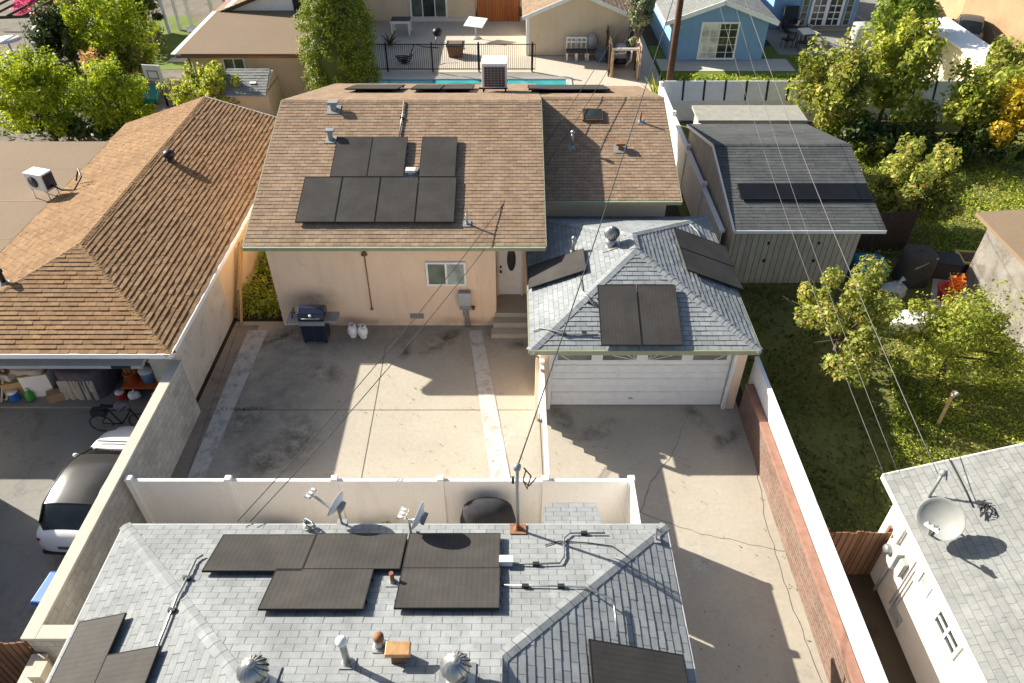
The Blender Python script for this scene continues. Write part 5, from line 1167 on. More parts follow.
def clump_points(C, rad, k, n, cr, seed_up=.35):
    """n leaves on k clumps filling an ellipsoid shell"""
    C = np.array(C); rad = np.array(rad); d = rng.normal(size=(k, 3)); d /= np.linalg.norm(d, axis=1, keepdims=True); d[:, 2] = np.where(d[:, 2] < -.55, -d[:, 2], d[:, 2])
    cen = C + d * rad * rng.uniform(.25, .90, (k, 1)) ** .8; crs = cr * rng.uniform(.5, 1.3, k)
    idx = rng.integers(0, k, n); e = rng.normal(size=(n, 3)); e /= np.linalg.norm(e, axis=1, keepdims=True)
    ax = d * np.array([.8, .8, .6]) + np.array([0, 0, .75]) + rng.normal(size=(k, 3)) * .35; ax /= np.linalg.norm(ax, axis=1, keepdims=True)
    off = e * crs[idx][:, None] * (rng.uniform(.25, 1, (n, 1)) ** .45); al = (off * ax[idx]).sum(1, keepdims=True); st = rng.uniform(.9, 1.9, k)[idx][:, None]
    q = cen[idx] + off * .82 + ax[idx] * al * (st - .82)
    nn = e * .8 + rng.normal(size=(n, 3)) * .55 + np.array([0, 0, seed_up]); return q, nn, cen
def tree(name, label, C, rad, n, leaf, size, k=26, cr=None, cat='tree', group=None, trunk=.09, bark=None, base=None, sparse=0, leafname='crown'):
    C = V(C); b = V((C.x, C.y, 0)) if base is None else V(base); root = empty(name, b, label, cat, group=group)
    rad = tuple(q * 1.12 for q in rad); n = int(n * 2.0); size *= .68; k = int(k * 1.3)
    cr = cr or min(rad) * .42; P, Nn, cen = clump_points(C, rad, k, n, cr); kk = P[:, 2] > .05; P, Nn = P[kk], Nn[kk]; n = len(P)
    S = size * np.clip(rng.lognormal(0, .4, n), .4, 2.0); leaf_mesh(leafname, P, Nn, S, leaf, root, b)
    m = MB(); top = V((C.x, C.y, C.z - rad[2] * .2)); mid = b.lerp(top, .5) + V((random.uniform(-.08, .08), random.uniform(-.08, .08), 0))
    m.tube([b - V((0, 0, .05)), mid, top], [trunk * 1.25, trunk, trunk * .6], 9)
    for i in rng.choice(len(cen), min(9, len(cen)), replace=False):
        e = V(cen[i]); st = mid.lerp(top, random.uniform(.2, 1)); m.tube([st, st.lerp(e, .5) + V((0, 0, .08)), e], [trunk * .5, trunk * .33, trunk * .12], 6)
        for q in range(3):
            f = e + V(rng.normal(size=3) * min(rad) * .38) + V((0, 0, min(rad) * .15)); m.tube([st.lerp(e, .6), e.lerp(f, .4), f], [trunk * .16, trunk * .1, .004], 4)
    m.build('trunk', bark or M['bark'], root); return root
gR = 'trees of the right garden'
def T(px, z): p = G(px[0], px[1], z); return (p.x, p.y, z)
tree('fruit_tree', 'leafy green tree beside the right corner of the large shed', T((908, 190), 1.8), (1.65, 1.5, 1.8), 5600, M['leaf_olive'], .2, 30, .5, group=gR)
tree('fruit_tree', 'yellow-green bushy tree in front of the shed near the cables', T((846, 322), 1.85), (1.6, 1.55, 1.8), 5600, M['leaf_olive'], .16, 26, .42, group=gR)
tree('fruit_tree', 'feathery lime-yellow tree in front of the white cover by the lawn', T((958, 342), 1.45), (1.75, 1.4, 1.25), 6500, M['leaf_fresh'], .115, 34, .5, group=gR)
tree('garden_tree', 'pale olive tree against the rear fence behind the shed', T((832, 96), 2.1), (1.8, 1.5, 2.0), 3800, M['leaf_olive'], .27, 32, .6, group=gR)
tree('garden_tree', 'bright green tree standing tallest at the rear fence', T((893, 84), 2.5), (2.0, 1.7, 2.5), 5200, M['leaf_fresh'], .28, 36, .65, group=gR)
tree('garden_tree', 'green tree behind the bright one, cut by the top picture edge', T((905, 14), 3.2), (1.6, 1.5, 1.6), 2600, M['leaf_green'], .3, 24, .6, group=gR)
tree('garden_tree', 'spreading dark green tree right of the bright one at the rear fence', T((970, 110), 2.0), (1.7, 1.5, 1.7), 3400, M['leaf_fresh'], .25, 32, .6, group=gR)
tree('garden_tree', 'golden yellow tree at the right picture edge', T((1014, 116), 2.2), (1.35, 1.4, 1.6), 3000, M['leaf_yellow'], .25, 22, .5, group=gR)
tree('garden_tree', 'olive green tree at the top right above the golden tree', T((1012, 72), 2.6), (1.6, 1.5, 1.3), 2400, M['leaf_olive'], .28, 22, .55, group=gR)
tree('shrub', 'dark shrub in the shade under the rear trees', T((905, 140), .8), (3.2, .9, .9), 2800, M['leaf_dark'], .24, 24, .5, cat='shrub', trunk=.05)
tree('shrub', 'low bright green shrub right of the shed tree', T((868, 150), .5), (.8, .7, .5), 900, M['leaf_fresh'], .17, 12, .3, cat='shrub', trunk=.04)
gL = 'trees of the far left garden'
tree('round_tree', 'round lime-green tree at the left picture edge', T((38, 98), 2.1), (1.75, 1.6, 2.0), 8500, M['leaf_lime'], .17, 46, .52, group=gL)
tree('garden_tree', 'upright lime-green tree right of the round one', T((120, 104), 1.9), (1.25, 1.2, 2.0), 6500, M['leaf_lime'], .16, 42, .45, group=gL)
tree('conifer', 'dark fan-shaped conifer above the two lime trees', T((66, 42), 1.9), (1.5, 1.4, 2.2), 3600, M['leaf_dark'], .3, 26, .6, group=gL)
tree('garden_tree', 'yellow-green tree beside the dark conifer', T((112, 36), 2.4), (2.1, 1.6, 2.2), 7000, M['leaf_lime'], .18, 46, .6, group=gL)
tree('shrub', 'pale green bush at the top left edge of the picture', T((88, 6), 1.8), (1.8, 1.4, 1.3), 2200, M['leaf_olive'], .28, 22, .55, cat='shrub')
tree('citrus_tree', 'small round citrus tree behind the brown roof of the left house', T((209, 92), 1.6), (1.75, 1.2, 1.1), 3200, M['leaf_fresh'], .2, 26, .42, group=gL)
tree('shrub', 'dusty pink leaved bush between the lime trees', T((95, 72), 1.2), (.8, .8, .8), 1100, M['pinkbrown'], .2, 14, .35, cat='shrub', trunk=.04)
tree('shrub', 'soft green fern-like bush beside the paved path', T((130, 62), 1.2), (1.1, 1.0, 1.0), 1600, M['leaf_olive'], .24, 18, .42, cat='shrub', trunk=.04)
tree('bougainvillea', 'magenta flowering bougainvillea at the top left', T((32, 10), 2.0), (1.0, .7, .9), 1100, M['pinkleaf'], .2, 12, .32, cat='flowering shrub', trunk=.04)
tree('bougainvillea', 'small pink flowering bush beside the white pergola', T((232, 3), 1.5), (.6, .6, .7), 500, M['pinkleaf'], .22, 8, .3, cat='flowering shrub', trunk=.04)
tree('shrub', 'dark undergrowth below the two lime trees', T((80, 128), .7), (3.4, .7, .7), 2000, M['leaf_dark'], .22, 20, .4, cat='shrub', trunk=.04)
tree('olive_tree', 'slender grey-green tree beside the beige gable wall', T((640, 22), 2.6), (.75, .75, 2.1), 1900, M['leaf_grey'], .2, 22, .38, trunk=.06)
tree('shrub', 'mid green shrub in the back corner left of the yellow-green tree', T((60, 14), 1.2), (1.6, 1.2, 1.2), 1500, M['leaf_green'], .26, 16, .5, cat='shrub', trunk=.04)
tree('shrub', 'dark hedge bush at the top beside the pale green one', T((130, 10), 1.4), (2.4, 1.2, 1.4), 2200, M['leaf_dark'], .26, 20, .55, cat='shrub', trunk=.04)
tree('shrub', 'low grey-green shrub beside the far lawn', T((150, 40), .8), (1.0, .9, .9), 1100, M['leaf_grey'], .22, 14, .4, cat='shrub', trunk=.04)
tree('shrub', 'small dark bush right of the round lime tree', T((80, 100), .9), (1.0, .9, 1.0), 1200, M['leaf_green'], .2, 14, .4, cat='shrub', trunk=.04)
tree('shrub', 'bushy green growth at the foot of the rear fence below the olive tree', T((850, 128), .7), (1.6, .8, .9), 1500, M['leaf_green'], .2, 16, .4, cat='shrub', trunk=.04)
tree('shrub', 'tangled dark shrub below the golden tree', T((985, 150), .8), (1.8, .9, 1.0), 1600, M['leaf_dark'], .22, 16, .4, cat='shrub', trunk=.04)
# cypress: solid column of tufts
cy = V((-8.35, 35.8, 0)); root = empty('cypress_tree', cy, 'tall dense cypress column behind the peach house', 'tree')
pp, nn = [], []
for k in range(520):
    h = random.uniform(0.02, 1) ** .85; z = .25 + 6.6 * h; rr = 1.72 * (1 - max(0, h - .62) * 1.7) * (.82 + .18 * min(1, h * 5)); t = random.uniform(0, 6.283)
    rr *= random.uniform(.82, 1.04); c = np.array([cy.x + rr * math.cos(t), cy.y + rr * math.sin(t), z]); q = 60
    e = rng.normal(size=(q, 3)); e /= np.linalg.norm(e, axis=1, keepdims=True); pp.append(c + e * np.array([.30, .30, .36]) * rng.uniform(.5, 1, (q, 1)))
    nn.append(e * .9 + np.array([math.cos(t), math.sin(t), .5]) * .6 + rng.normal(size=(q, 3)) * .35)
pp, nn = np.vstack(pp), np.vstack(nn); leaf_mesh('crown', pp, nn, .115 * rng.uniform(.6, 1.3, len(pp)), M['leaf_cypress'], root, cy)
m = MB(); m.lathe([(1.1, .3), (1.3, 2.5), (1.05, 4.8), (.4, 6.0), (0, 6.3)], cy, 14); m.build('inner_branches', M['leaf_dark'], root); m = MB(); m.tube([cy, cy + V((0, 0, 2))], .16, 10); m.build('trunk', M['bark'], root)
# spiky plants
def spiky(name, c, n, L, label, mat, wd=.07, cat='plant', droop=.5, group=None):
    root = empty(name, c, label, cat, group=group); m = MB()
    for k in range(n):
        a = k * 2.399 + random.uniform(-.2, .2); el = random.uniform(.35, 1.35); l = L * random.uniform(.7, 1.1); d = V((math.cos(a), math.sin(a), 0)); s = V((-d.y, d.x, 0)); prev = None
        for i in range(5):
            t = i / 4; p = V(c) + d * l * t * math.cos(el) + V((0, 0, l * (t * math.sin(el) - droop * t * t * .5) + .05)); wv = wd * (1 - t * .92) * .5; cur = (m.bm.verts.new(p - s * wv), m.bm.verts.new(p + s * wv + V((0, 0, .01))))
            if prev: m.bm.faces.new([prev[0], prev[1], cur[1], cur[0]])
            prev = cur
    m.build('leaf_rosette', mat, root); m = MB(); m.tube([V(c) - V((0, 0, .02)), V(c) + V((0, 0, .18))], .07, 8); m.build('stem', M['bark'], root); return root
spiky('agave', G(84, 133, 0), 18, .9, 'grey spiky agave at the foot of the lime trees', plain('agave_leaf', (.12, .16, .12), .6), .14, droop=.1)
spiky('palm_shrub', G(657, 84, .9) + V((0, 0, -.9)), 60, 1.7, 'yellow-green palm-like plant at the foot of the utility pole', M['leaf_yg'], .12, droop=.5)
# ground cover
def scatter(name, polys, dens, mat, size, h, label, cat, blade=True):
    pts = []
    for poly in polys:
        poly = [V((p[0], p[1], 0)) for p in poly]
        for i in range(1, len(poly) - 1):
            a, b, c = poly[0], poly[i], poly[i + 1]; ar = abs((b - a).cross(c - a).z) / 2; n = int(ar * dens)
            r1 = np.sqrt(rng.uniform(size=(n, 1))); r2 = rng.uniform(size=(n, 1)); A, B, C = np.array(a), np.array(b), np.array(c); pts.append((1 - r1) * A + r1 * (1 - r2) * B + r1 * r2 * C)
    P = np.vstack(pts); f = np.sin(P[:, 0] * 1.7 + 1.3 * np.sin(P[:, 1] * .9)) * np.sin(P[:, 1] * 1.3 + 1.1 * np.sin(P[:, 0] * 1.1)); keep = rng.uniform(-1.2, .9, len(P)) < f + .25; P = P[keep]; f = f[keep]
    P[:, 2] = rng.uniform(0, 1, len(P)) ** 1.6 * h * (1 + .6 * f) + .0
    nn = rng.normal(size=P.shape) * .8 + np.array([0, 0, .9]); o = leaf_mesh(name, P, nn, size * rng.uniform(.5, 1.3, len(P)), mat, None, (0, 0, 0), .5); return tag(o, label, cat, None, 'stuff')
scatter('weeds', [[(6.85, 9.6), (8.6, 9.6), (12, 12), (12, 20.4), (6.85, 20.4)]], 210, M['weeds'], .12, .16, 'dark weeds and leaf litter in the shade behind the white fence', 'weeds')
scatter('grass', [[(9.6, 11.4), (16, 11.4), (16, 18.2), (12.2, 18.2), (11.5, 14)], [G(1000, 440)[:2], G(900, 440)[:2], G(930, 380)[:2], G(1010, 380)[:2]]], 520, M['grass_mix'], .085, .07, 'sunlit lawn grass in the right garden', 'grass')
scatter('leafy_ground_cover', [[(12.6, 22.5), (24, 21.6), (24, 33), (12.6, 30)]], 480, M['grass_mix'], .105, .16, 'bright leafy ground cover behind the shed tree', 'ground cover')
scatter('ivy', [[(-9.1, 18.75), (-7.45, 18.75), (-7.45, 27.5), (-9.1, 27.5)]], 900, M['grass_mix'], .12, .45, 'ivy filling the gap between tan wall and peach house', 'ivy')
scatter('leafy_ground_cover', [[G(0, 138)[:2], G(135, 138)[:2], G(150, 60)[:2], G(60, 70)[:2], G(0, 90)[:2]], [G(60, 60)[:2], G(150, 55)[:2], G(145, 8)[:2], G(60, 4)[:2]]], 55, M['weeds'], .3, .5, 'mixed low planting under the far left trees', 'ground cover')
scatter('lawn_grass', [[(9.2, 36.2), (22, 36.2), (22, 41), (9.2, 41)], [(16.6, 41), (24, 41), (24, 44), (16.6, 44)]], 110, M['grass_mix'], .2, .07, 'sunlit lawn in front of the blue house', 'grass')
scatter('crack_weeds', [[G(220, 411)[:2], G(268, 411)[:2], G(268, 408)[:2], G(222, 408)[:2]]], 900, M['weeds'], .08, .06, 'little weeds growing in the joint of the concrete yard', 'weeds')
tree('shrub', 'small dark shrub by the white fence at the left end', (-5.35, 9.85, .25), (.6, .3, .35), 700, M['leaf_dark'], .12, 10, .2, cat='shrub', trunk=.03)
tree('shrub', 'second little shrub by the white fence below the slanted dish', (-3.3, 9.9, .25), (.55, .25, .3), 600, M['leaf_green'], .1, 10, .2, cat='shrub', trunk=.03)
r_ = empty('garden_cart', (-5.65, 9.75, 0), 'dark barrow with a curved handle between white fence and foreground roof', 'cart'); m = MB(); m.hexa([V((-5.65, 9.75, 0)) + V(q) for q in ((-.3, -.2, .25), (.3, -.2, .25), (.3, .2, .25), (-.3, .2, .25), (-.4, -.28, .6), (.4, -.28, .6), (.4, .28, .6), (-.4, .28, .6))]); m.build('tray', M['blackplastic'], r_)
m = MB(); m.tube([V((-5.65, 9.75, 0)) + V(q) for q in ((-.3, 0, .4), (-.7, 0, .75), (-.85, 0, .6), (-.8, .05, .45))], .025, 6); m.build('handle', M['black'], r_); m = MB(); m.tube([V((-5.3, 9.7, .17)), V((-5.3, 9.8, .17))], .16, 12); m.build('wheel', M['rubber'], r_)
def litter(name, poly, dens, mat, size, label):
    A, B, C, D = [np.array([p[0], p[1], 0.0]) for p in poly]; n = dens; u = rng.uniform(size=(n, 1)); v = rng.beta(.7, .7, size=(n, 1)); P = (1 - v) * ((1 - u) * A + u * B) + v * ((1 - u) * D + u * C); P[:, 2] = .03
    nn = np.array([0, 0, 1.0]) + rng.normal(size=P.shape) * .25; return tag(leaf_mesh(name, P, nn, size * rng.uniform(.5, 1.4, n), mat, None, (0, 0, 0), .5), label, 'leaves', None, 'stuff')
litter('fallen_leaves', [(-8.6, 10.8), (.6, 10.8), (.6, 18.2), (-8.6, 18.2)], 330, M['deadleaf'], .055, 'dry leaves and bits scattered over the concrete yard')
litter('fallen_leaves', [(1.0, 4.0), (6.35, 4.0), (6.35, 14.4), (1.0, 14.4)], 260, M['deadleaf'], .055, 'dry leaves and bits scattered over the right driveway')
litter('fallen_leaves', [(7.0, 10.5), (12, 10.5), (12, 20), (7.0, 20)], 900, M['deadleaf'], .075, 'dead leaves lying in the shade of the right garden')
# leaning planks
for k, l in enumerate(('left', 'right')):
    b = G(240 - 3 * k + 2, 324 - 4 * k, 0); t = V((-9.02, b.y + 1.9 + .2 * k, 1.75)); m = MB(); m.bar(b + V((0, 0, .04)), t, .05, .14); tag(m.build('timber_plank', M['rawwood']), '%s of two raw timber planks leaning on the wall of the left house' % l, 'plank', 'planks leaning on the left house wall')

# ================================================================== odds and ends in the right garden
r_ = cloth('tarp_pile', (12.45, 21.1, 0), 1.05, .9, .75, M['bluetarp'], 'blue tarp heaped over a round tub at the shed corner', 'tarp', .12)
r_ = empty('rubbish_bag', (12.9, 19.9, 0), 'pale translucent bag and bundle lying before the blue tarp', 'bag'); m = MB(); m.ball((0, 0, .3), .42, (1, .8, .75), 14, 9)
for v in m.bm.verts: v.co += V((random.uniform(-.05, .05), random.uniform(-.05, .05), random.uniform(-.05, .05)))
m.build('bag_body', M['greytrim'], r_, local=True); m = MB(); m.tube([(.1, 0, .58), (.14, .02, .72), (.2, 0, .8)], [.1, .04, .09], 8); m.build('bag_neck', M['greytrim'], r_, local=True)
r_ = cloth('covered_grill', (14.0, 20.95, 0), 1.0, .95, 1.15, M['brownfabric'], 'tall brown-grey covered grill in the shade beside the shed tree', 'covered grill', .07)
m = MB(); m.bar((-.3, -.5, .8), (.4, -.42, 1.18), .03, .03); m.build('tie_strap', M['greytrim'], r_, local=True)
r_ = boxthing('storage_bin', (15.25, 21.35, 0), (.95, .75, .6), M['brownfabric'], 'low dark storage bin right of the covered grill', 'bin', -.2, M['blackplastic'])
r_ = empty('plant_pot', (14.85, 21.85, 0), 'round black plant pot behind the low dark bin', 'pot'); m = MB(); m.lathe([(0, 0), (.22, 0), (.3, .5), (.33, .5), (.33, .56), (.28, .56), (.26, .45), (0, .45)], (0, 0, 0), 18); m.build('pot_body', M['blackplastic'], r_, local=True); m = MB(); m.lathe([(.27, .44), (.15, .47), (0, .48)], (0, 0, 0), 14); m.build('soil_fill', M['tray'], r_, local=True)
b = G(970, 268, 0); r_ = empty('planter_box', b, 'yellow-rimmed black planter tray on the garden slab', 'planter', R(-8)); m = MB(); m.hexa([(-.48, -.36, 0), (.48, -.36, 0), (.48, .36, 0), (-.48, .36, 0), (-.55, -.42, .4), (.55, -.42, .4), (.55, .42, .4), (-.55, .42, .4)]); m.build('tray_body', M['blackplastic'], r_, local=True)
m = MB()
for q in ((-.57, .57, -.44, -.34), (-.57, .57, .34, .44), (-.57, -.45, -.34, .34), (.45, .57, -.34, .34)): m.box(*q, .4, .46)
m.build('rim', M['yellowp'], r_, local=True); m = MB(); m.box(-.46, .46, -.35, .35, .38, .42)
for k in range(26): m.ball((random.uniform(-.4, .4), random.uniform(-.3, .3), .43), random.uniform(.03, .07), (1, 1, .5), 6, 4)
m.build('soil_fill', M['tray'], r_, local=True)
b = G(945, 300, 0); r_ = empty('flower_pot', b, 'red pot full of orange flowers behind the feathery tree', 'flower pot'); m = MB(); m.lathe([(0, 0), (.26, 0), (.36, .42), (.4, .44), (.4, .5), (.33, .5), (.3, .4), (0, .4)], (0, 0, 0), 18); m.build('pot_body', M['redp'], r_, local=True)
P, Nn, _c = clump_points((b.x + .12, b.y, .62), (.16, .15, .12), 10, 420, .26); leaf_mesh('flowers', P, Nn, .13 * rng.uniform(.6, 1.2, 420), M['orangeflower'], r_, b)
b = G(893, 326, 0); r_ = cloth('crumpled_cover', (b.x + .2, b.y, 0), 2.3, .8, .35, M['white'], 'crumpled white plastic sheet lying on the grass between two trees', 'plastic sheet', .2)
r_ = empty('fence_stake', G(938, 424, 0), 'short leaning wooden stake on the lawn near the right roof', 'stake'); m = MB(); m.bar((0, 0, 0), (.25, .35, .95), .09, .06); m.build('stake_post', M['rawwood'], r_, local=True); m = MB(); m.bar((.2, .3, .8), (.32, .3, .95), .12, .08); m.build('stake_top', M['greytrim'], r_, local=True)
board_fence('board_fence', (12.6, 22.6, 0), (14.6, 22.9, 0), 1.7, 'dark weathered board fence behind the covered grill', M['darkwood'], posts=2)

# ================================================================== behind the houses
# utility pole
PB = YP(669, 83, 35.3); PX_, PY_ = PB.x, 35.3
up_ = empty('utility_pole', (PX_, PY_, 0), 'brown timber utility pole beside the blue house', 'utility pole'); m = MB(); m.tube([(PX_, PY_, -.1), (PX_, PY_, 5), (PX_, PY_, 10)], [.17, .15, .12], 14); m.build('pole_shaft', plain('pole_timber', (.11, .055, .03), .85, 0, .35, 4), up_)
m = MB(); m.box(PX_ - 1.1, PX_ + 1.1, PY_ - .06, PY_ + .06, 9.1, 9.22); m.build('crossarm', M['darkwood'], up_)
def wire(a, b, sag, r, label, mat=None, cat='wire', group='overhead wires'):
    a, b = V(a), V(b); pts = [a.lerp(b, t) - V((0, 0, sag * 4 * t * (1 - t))) for t in [k / 24 for k in range(25)]]; m = MB(); m.tube(pts, r, 5); return tag(m.build('utility_wire', mat or M['wire']), label, cat, group)
P9 = V((PX_, PY_ - .15, 9.2))
MT = YP(517, 468, RP(518, 530, FN).y)
wire(P9 + V((.3, 0, 0)), MT, .5, .014, 'service wire from the pole over the garage roof to the foreground mast', M['wire'])
wire(P9 + V((-.5, 0, -.4)), G(238, 521, 2.72), 1.5, .011, 'upper of two parallel wires crossing the peach house and yard diagonally')
wire(P9 + V((-.2, 0, -.9)), G(250, 522, 2.72), 1.6, .011, 'lower of two parallel wires crossing the peach house and yard diagonally')
HT = YP(938, 474, RP(929, 497, HW).y)
wire(P9 + V((.8, 0, .1)), HT, .5, .009, 'thick pale wire from the top edge down to the mast on the right roof', M['wiregrey'])
wire(P9 + V((.5, 0, -1.2)), G(884, 474, 2.65), .6, .006, 'thin pale wire ending at the left corner of the right roof', M['wiregrey'])
wire(P9 + V((1.0, 0, -.8)), G(897, 470, 2.75), .6, .006, 'thin pale wire ending just right of the roof corner', M['wiregrey'])

# pool fence
pf = empty('iron_fence', (-4, 41.5, 0), 'black iron picket fence between swimming pool and patio', 'fence')
xa, xb = YP(372, 70, 41.5).x, YP(535, 70, 41.5).x; m = MB(); n = int((xb - xa) / .115)
for k in range(n + 1): x = xa + (xb - xa) * k / n; m.box(x - .011, x + .011, 41.49, 41.51, .08, 1.52)
m.build('picket', M['black'], pf); m = MB(); m.box(xa, xb, 41.475, 41.489, 1.48, 1.53); m.box(xa, xb, 41.475, 41.489, .12, .17); m.build('rail', M['black'], pf)
for px in (388, 433, 479, 532): x = YP(px, 70, 41.5).x; m = MB(); m.box(x - .045, x + .045, 41.45, 41.54, 0, 1.62); m.build('post', M['black'], pf)
# beige house with sliding door
bh = empty('beige_house', (-6, 53, 0), 'beige house at the top with a white sliding door onto the patio', 'house')
p0, p1 = YP(374, 20, 51), YP(475, 20, 51); m = MB(); m.box(p0.x - 4, p1.x, 51, 56, 0, 2.9); m.build('wall', M['beige'], bh); m = MB(); m.hexa([(p0.x - 4.3, 50.4, 2.8), (p1.x + .3, 50.4, 2.8), (p1.x + .3, 56, 4), (p0.x - 4.3, 56, 4), (p0.x - 4.3, 50.4, 2.95), (p1.x + .3, 50.4, 2.95), (p1.x + .3, 56, 4.15), (p0.x - 4.3, 56, 4.15)]); m.build('roof', M['shingle_brown'], bh)
q0, q1 = YP(411, 18, 51), YP(448, 18, 51); window(bh, ((q0.x + q1.x) / 2, 50.98, 1.2), (1, 0, 0), (0, -1, 0), q1.x - q0.x, 2.1, 3, 1, [M['glass_green'], M['glass_dark'], M['glass_green']], M['white'], .12, name='sliding_door')
m = MB(); m.box(q0.x - .1, p1.x, 50.8, 51, 0, .25); m.build('base_course', M['offwhite'], bh)
q0, q1 = YP(478, 20, 50.9), YP(519, 20, 50.9); board_fence('wooden_gate', (q0.x, 50.9, 0), (q1.x, 50.9, 0), 1.9, 'orange-brown wooden double gate at the top of the patio', M['redwood'], 'gate', 3)
# patio furniture
b = G(402, 33, 0); r_ = empty('patio_table', b, 'white legged table with a dark top near the cypress', 'table'); m = MB(); m.box(-.6, .6, -.5, .5, .78, .86); m.build('tabletop', M['brownfabric'], r_, local=True); m = MB(); m.box(-.62, .62, -.54, -.5, .72, .86); m.build('apron', M['white'], r_, local=True)
for x in (-.54, .54):
    for y in (-.45, .45): m = MB(); m.box(x - .05, x + .05, y - .05, y + .05, 0, .78); m.build('leg', M['white'], r_, local=True)
b = G(476, 38, 0); r_ = empty('patio_table', b, 'white rectangular parasol table top tilted on a thin stand', 'table', R(-20)); m = MB(); m.obox((0, 0, .95), (1, 0, 0), V((0, 1, .3)).normalized(), V((0, -.3, 1)).normalized(), .62, .5, .025); m.build('tabletop', M['white'], r_, local=True); m = MB(); m.tube([(0, 0, 0), (0, 0, .93)], .04, 8); m.lathe([(.3, 0), (.28, .05), (.06, .1)], (0, 0, 0), 14); m.build('pedestal', M['greytrim'], r_, local=True)
b = G(438, 44, 0); r_ = empty('kettle_grill', b, 'round black kettle grill on legs on the patio', 'grill'); m = MB(); m.ball((0, 0, .72), .3, (1, 1, .85), 16, 10); m.build('bowl', M['black'], r_, local=True)
for k in range(3): m = MB(); m.tube([(.15 * math.cos(k * 2.09), .15 * math.sin(k * 2.09), .5), (.3 * math.cos(k * 2.09), .3 * math.sin(k * 2.09), 0)], .018, 6); m.build('leg', M['galv'], r_, local=True)
b = G(456, 55, 0); r_ = empty('fire_pit', b, 'square dark fire pit box behind the iron fence', 'fire pit'); m = MB(); m.hexa([(-.4, -.4, 0), (.4, -.4, 0), (.4, .4, 0), (-.4, .4, 0), (-.5, -.48, .62), (.5, -.48, .62), (.5, .48, .62), (-.5, .48, .62)]); m.build('fire_box', M['rust'], r_, local=True); m = MB(); m.box(-.53, .53, -.51, .51, .62, .68); m.build('rim', M['black'], r_, local=True); m = MB(); m.box(-.4, .4, -.38, .38, .68, .70); m.build('ash_bed', M['tray'], r_, local=True)
b = G(390, 45, 0); spiky('potted_plant', b, 26, 1.1, 'dark leafy plant in the cypress shade by the patio table', M['leaf_dark'], .14)
b = G(402, 70, 0) + V((0, 1.2, 0)); r_ = empty('pool_hose', b, 'coiled dark pool hose behind the iron fence near the cypress', 'hose'); m = MB(); m.tube([V((.3 * math.cos(t * .5) * (1 + t * .02), .22 * math.sin(t * .5), .05 + .01 * t)) for t in range(40)], .03, 6); m.tube([(.3, 0, .3), (.6, .5, .9), (1.2, .6, .7), (2.0, .6, .65)], .03, 6); m.build('hose_coil', M['black'], r_, local=True); m = MB(); m.box(-.15, .15, -.12, .12, 0, .2); m.build('hose_base', M['blackplastic'], r_, local=True)
# gabled beige building and its chairs
gh = empty('beige_gable_house', (4.3, 47, 0), 'beige stucco house end with a shallow white-edged gable by the pool', 'house')
Yg = 44.2; L0, L1, AP = YP(527, 57, Yg), YP(608, 57, Yg), None; xl, xr = YP(527, 50, Yg).x, YP(627, 50, Yg).x; xc = (xl + xr) / 2
m = MB(); m.box(xl, xr, Yg, 56, 0, 2.35); m.wallprism([(xl, Yg + .001, 2.34), (xr, Yg + .001, 2.34), (xc, Yg + .001, 3.55)], (0, 1, 0), 8); m.build('wall', M['beige'], gh)
g1 = [V((xl - .3, Yg - .3, 2.27)), V((xc, Yg - .3, 3.6)), V((xc, 56, 3.6)), V((xl - .3, 56, 2.27))]; g2 = [V((xr + .3, Yg - .3, 2.27)), V((xr + .3, 56, 2.27)), V((xc, 56, 3.6)), V((xc, Yg - .3, 3.6))]
make_roof(gh, [g1, g2], M['shingle_brown'], M['white'], .3, .02, (), t=.16)
m = MB(); m.bar(g1[0] + V((0, -.03, -.1)), g1[1] + V((0, -.03, -.1)), .05, .2); m.bar(g1[1] + V((0, -.03, -.1)), g2[0] + V((0, -.03, -.1)), .05, .2); m.build('barge_board', M['white'], gh)
m = MB(); m.box(xl - .06, xl + .12, Yg - .03, Yg - .002, 0, 2.3); m.build('corner_trim', M['white'], gh)
def chair(c, label, oval=False):
    r_ = empty('dining_chair', c, label, 'chair', group='old white dining chairs by the beige wall'); m = MB()
    m.box(-.3, .3, -.3, .28, .42, .52); m.build('seat', M['brownfabric'], r_, local=True, bevel=.02)
    for x in (-.26, .26):
        for y in (-.26, .26): m = MB(); m.box(x - .035, x + .035, y - .035, y + .035, 0, .42); m.build('leg', M['white'], r_, local=True)
    m = MB()
    if oval: 
        m.lathe([(.30, -.03), (.36, 0), (.30, .03), (.27, 0), (.30, -.03)], (0, .28, .9), 22, (0, 1, 0), sx=.85, sy=1.25); m.lathe([(0, -.01), (.29, -.01), (.29, .01), (0, .01)], (0, .28, .9), 22, (0, 1, 0), sx=.85, sy=1.25)
    else:
        for x in (-.27, 0, .27): m.box(x - .04, x + .04, .25, .30, .5, 1.15)
        for z in (.85, 1.08): m.box(-.3, .3, .24, .29, z, z + .1)
    m.build('backrest', M['white'] if not oval else M['greytrim'], r_, local=True); return r_
for px, l, ov in ((571, 'leftmost of the two square-backed white chairs by the beige wall', 0), (581, 'square-backed white chair between its twin and the oval-backed one', 0), (592, 'white chair with an oval grey back by the beige wall', 1)):
    p = YP(px, 58, 43.55); chair(V((p.x, 43.55, 0)), l, ov)
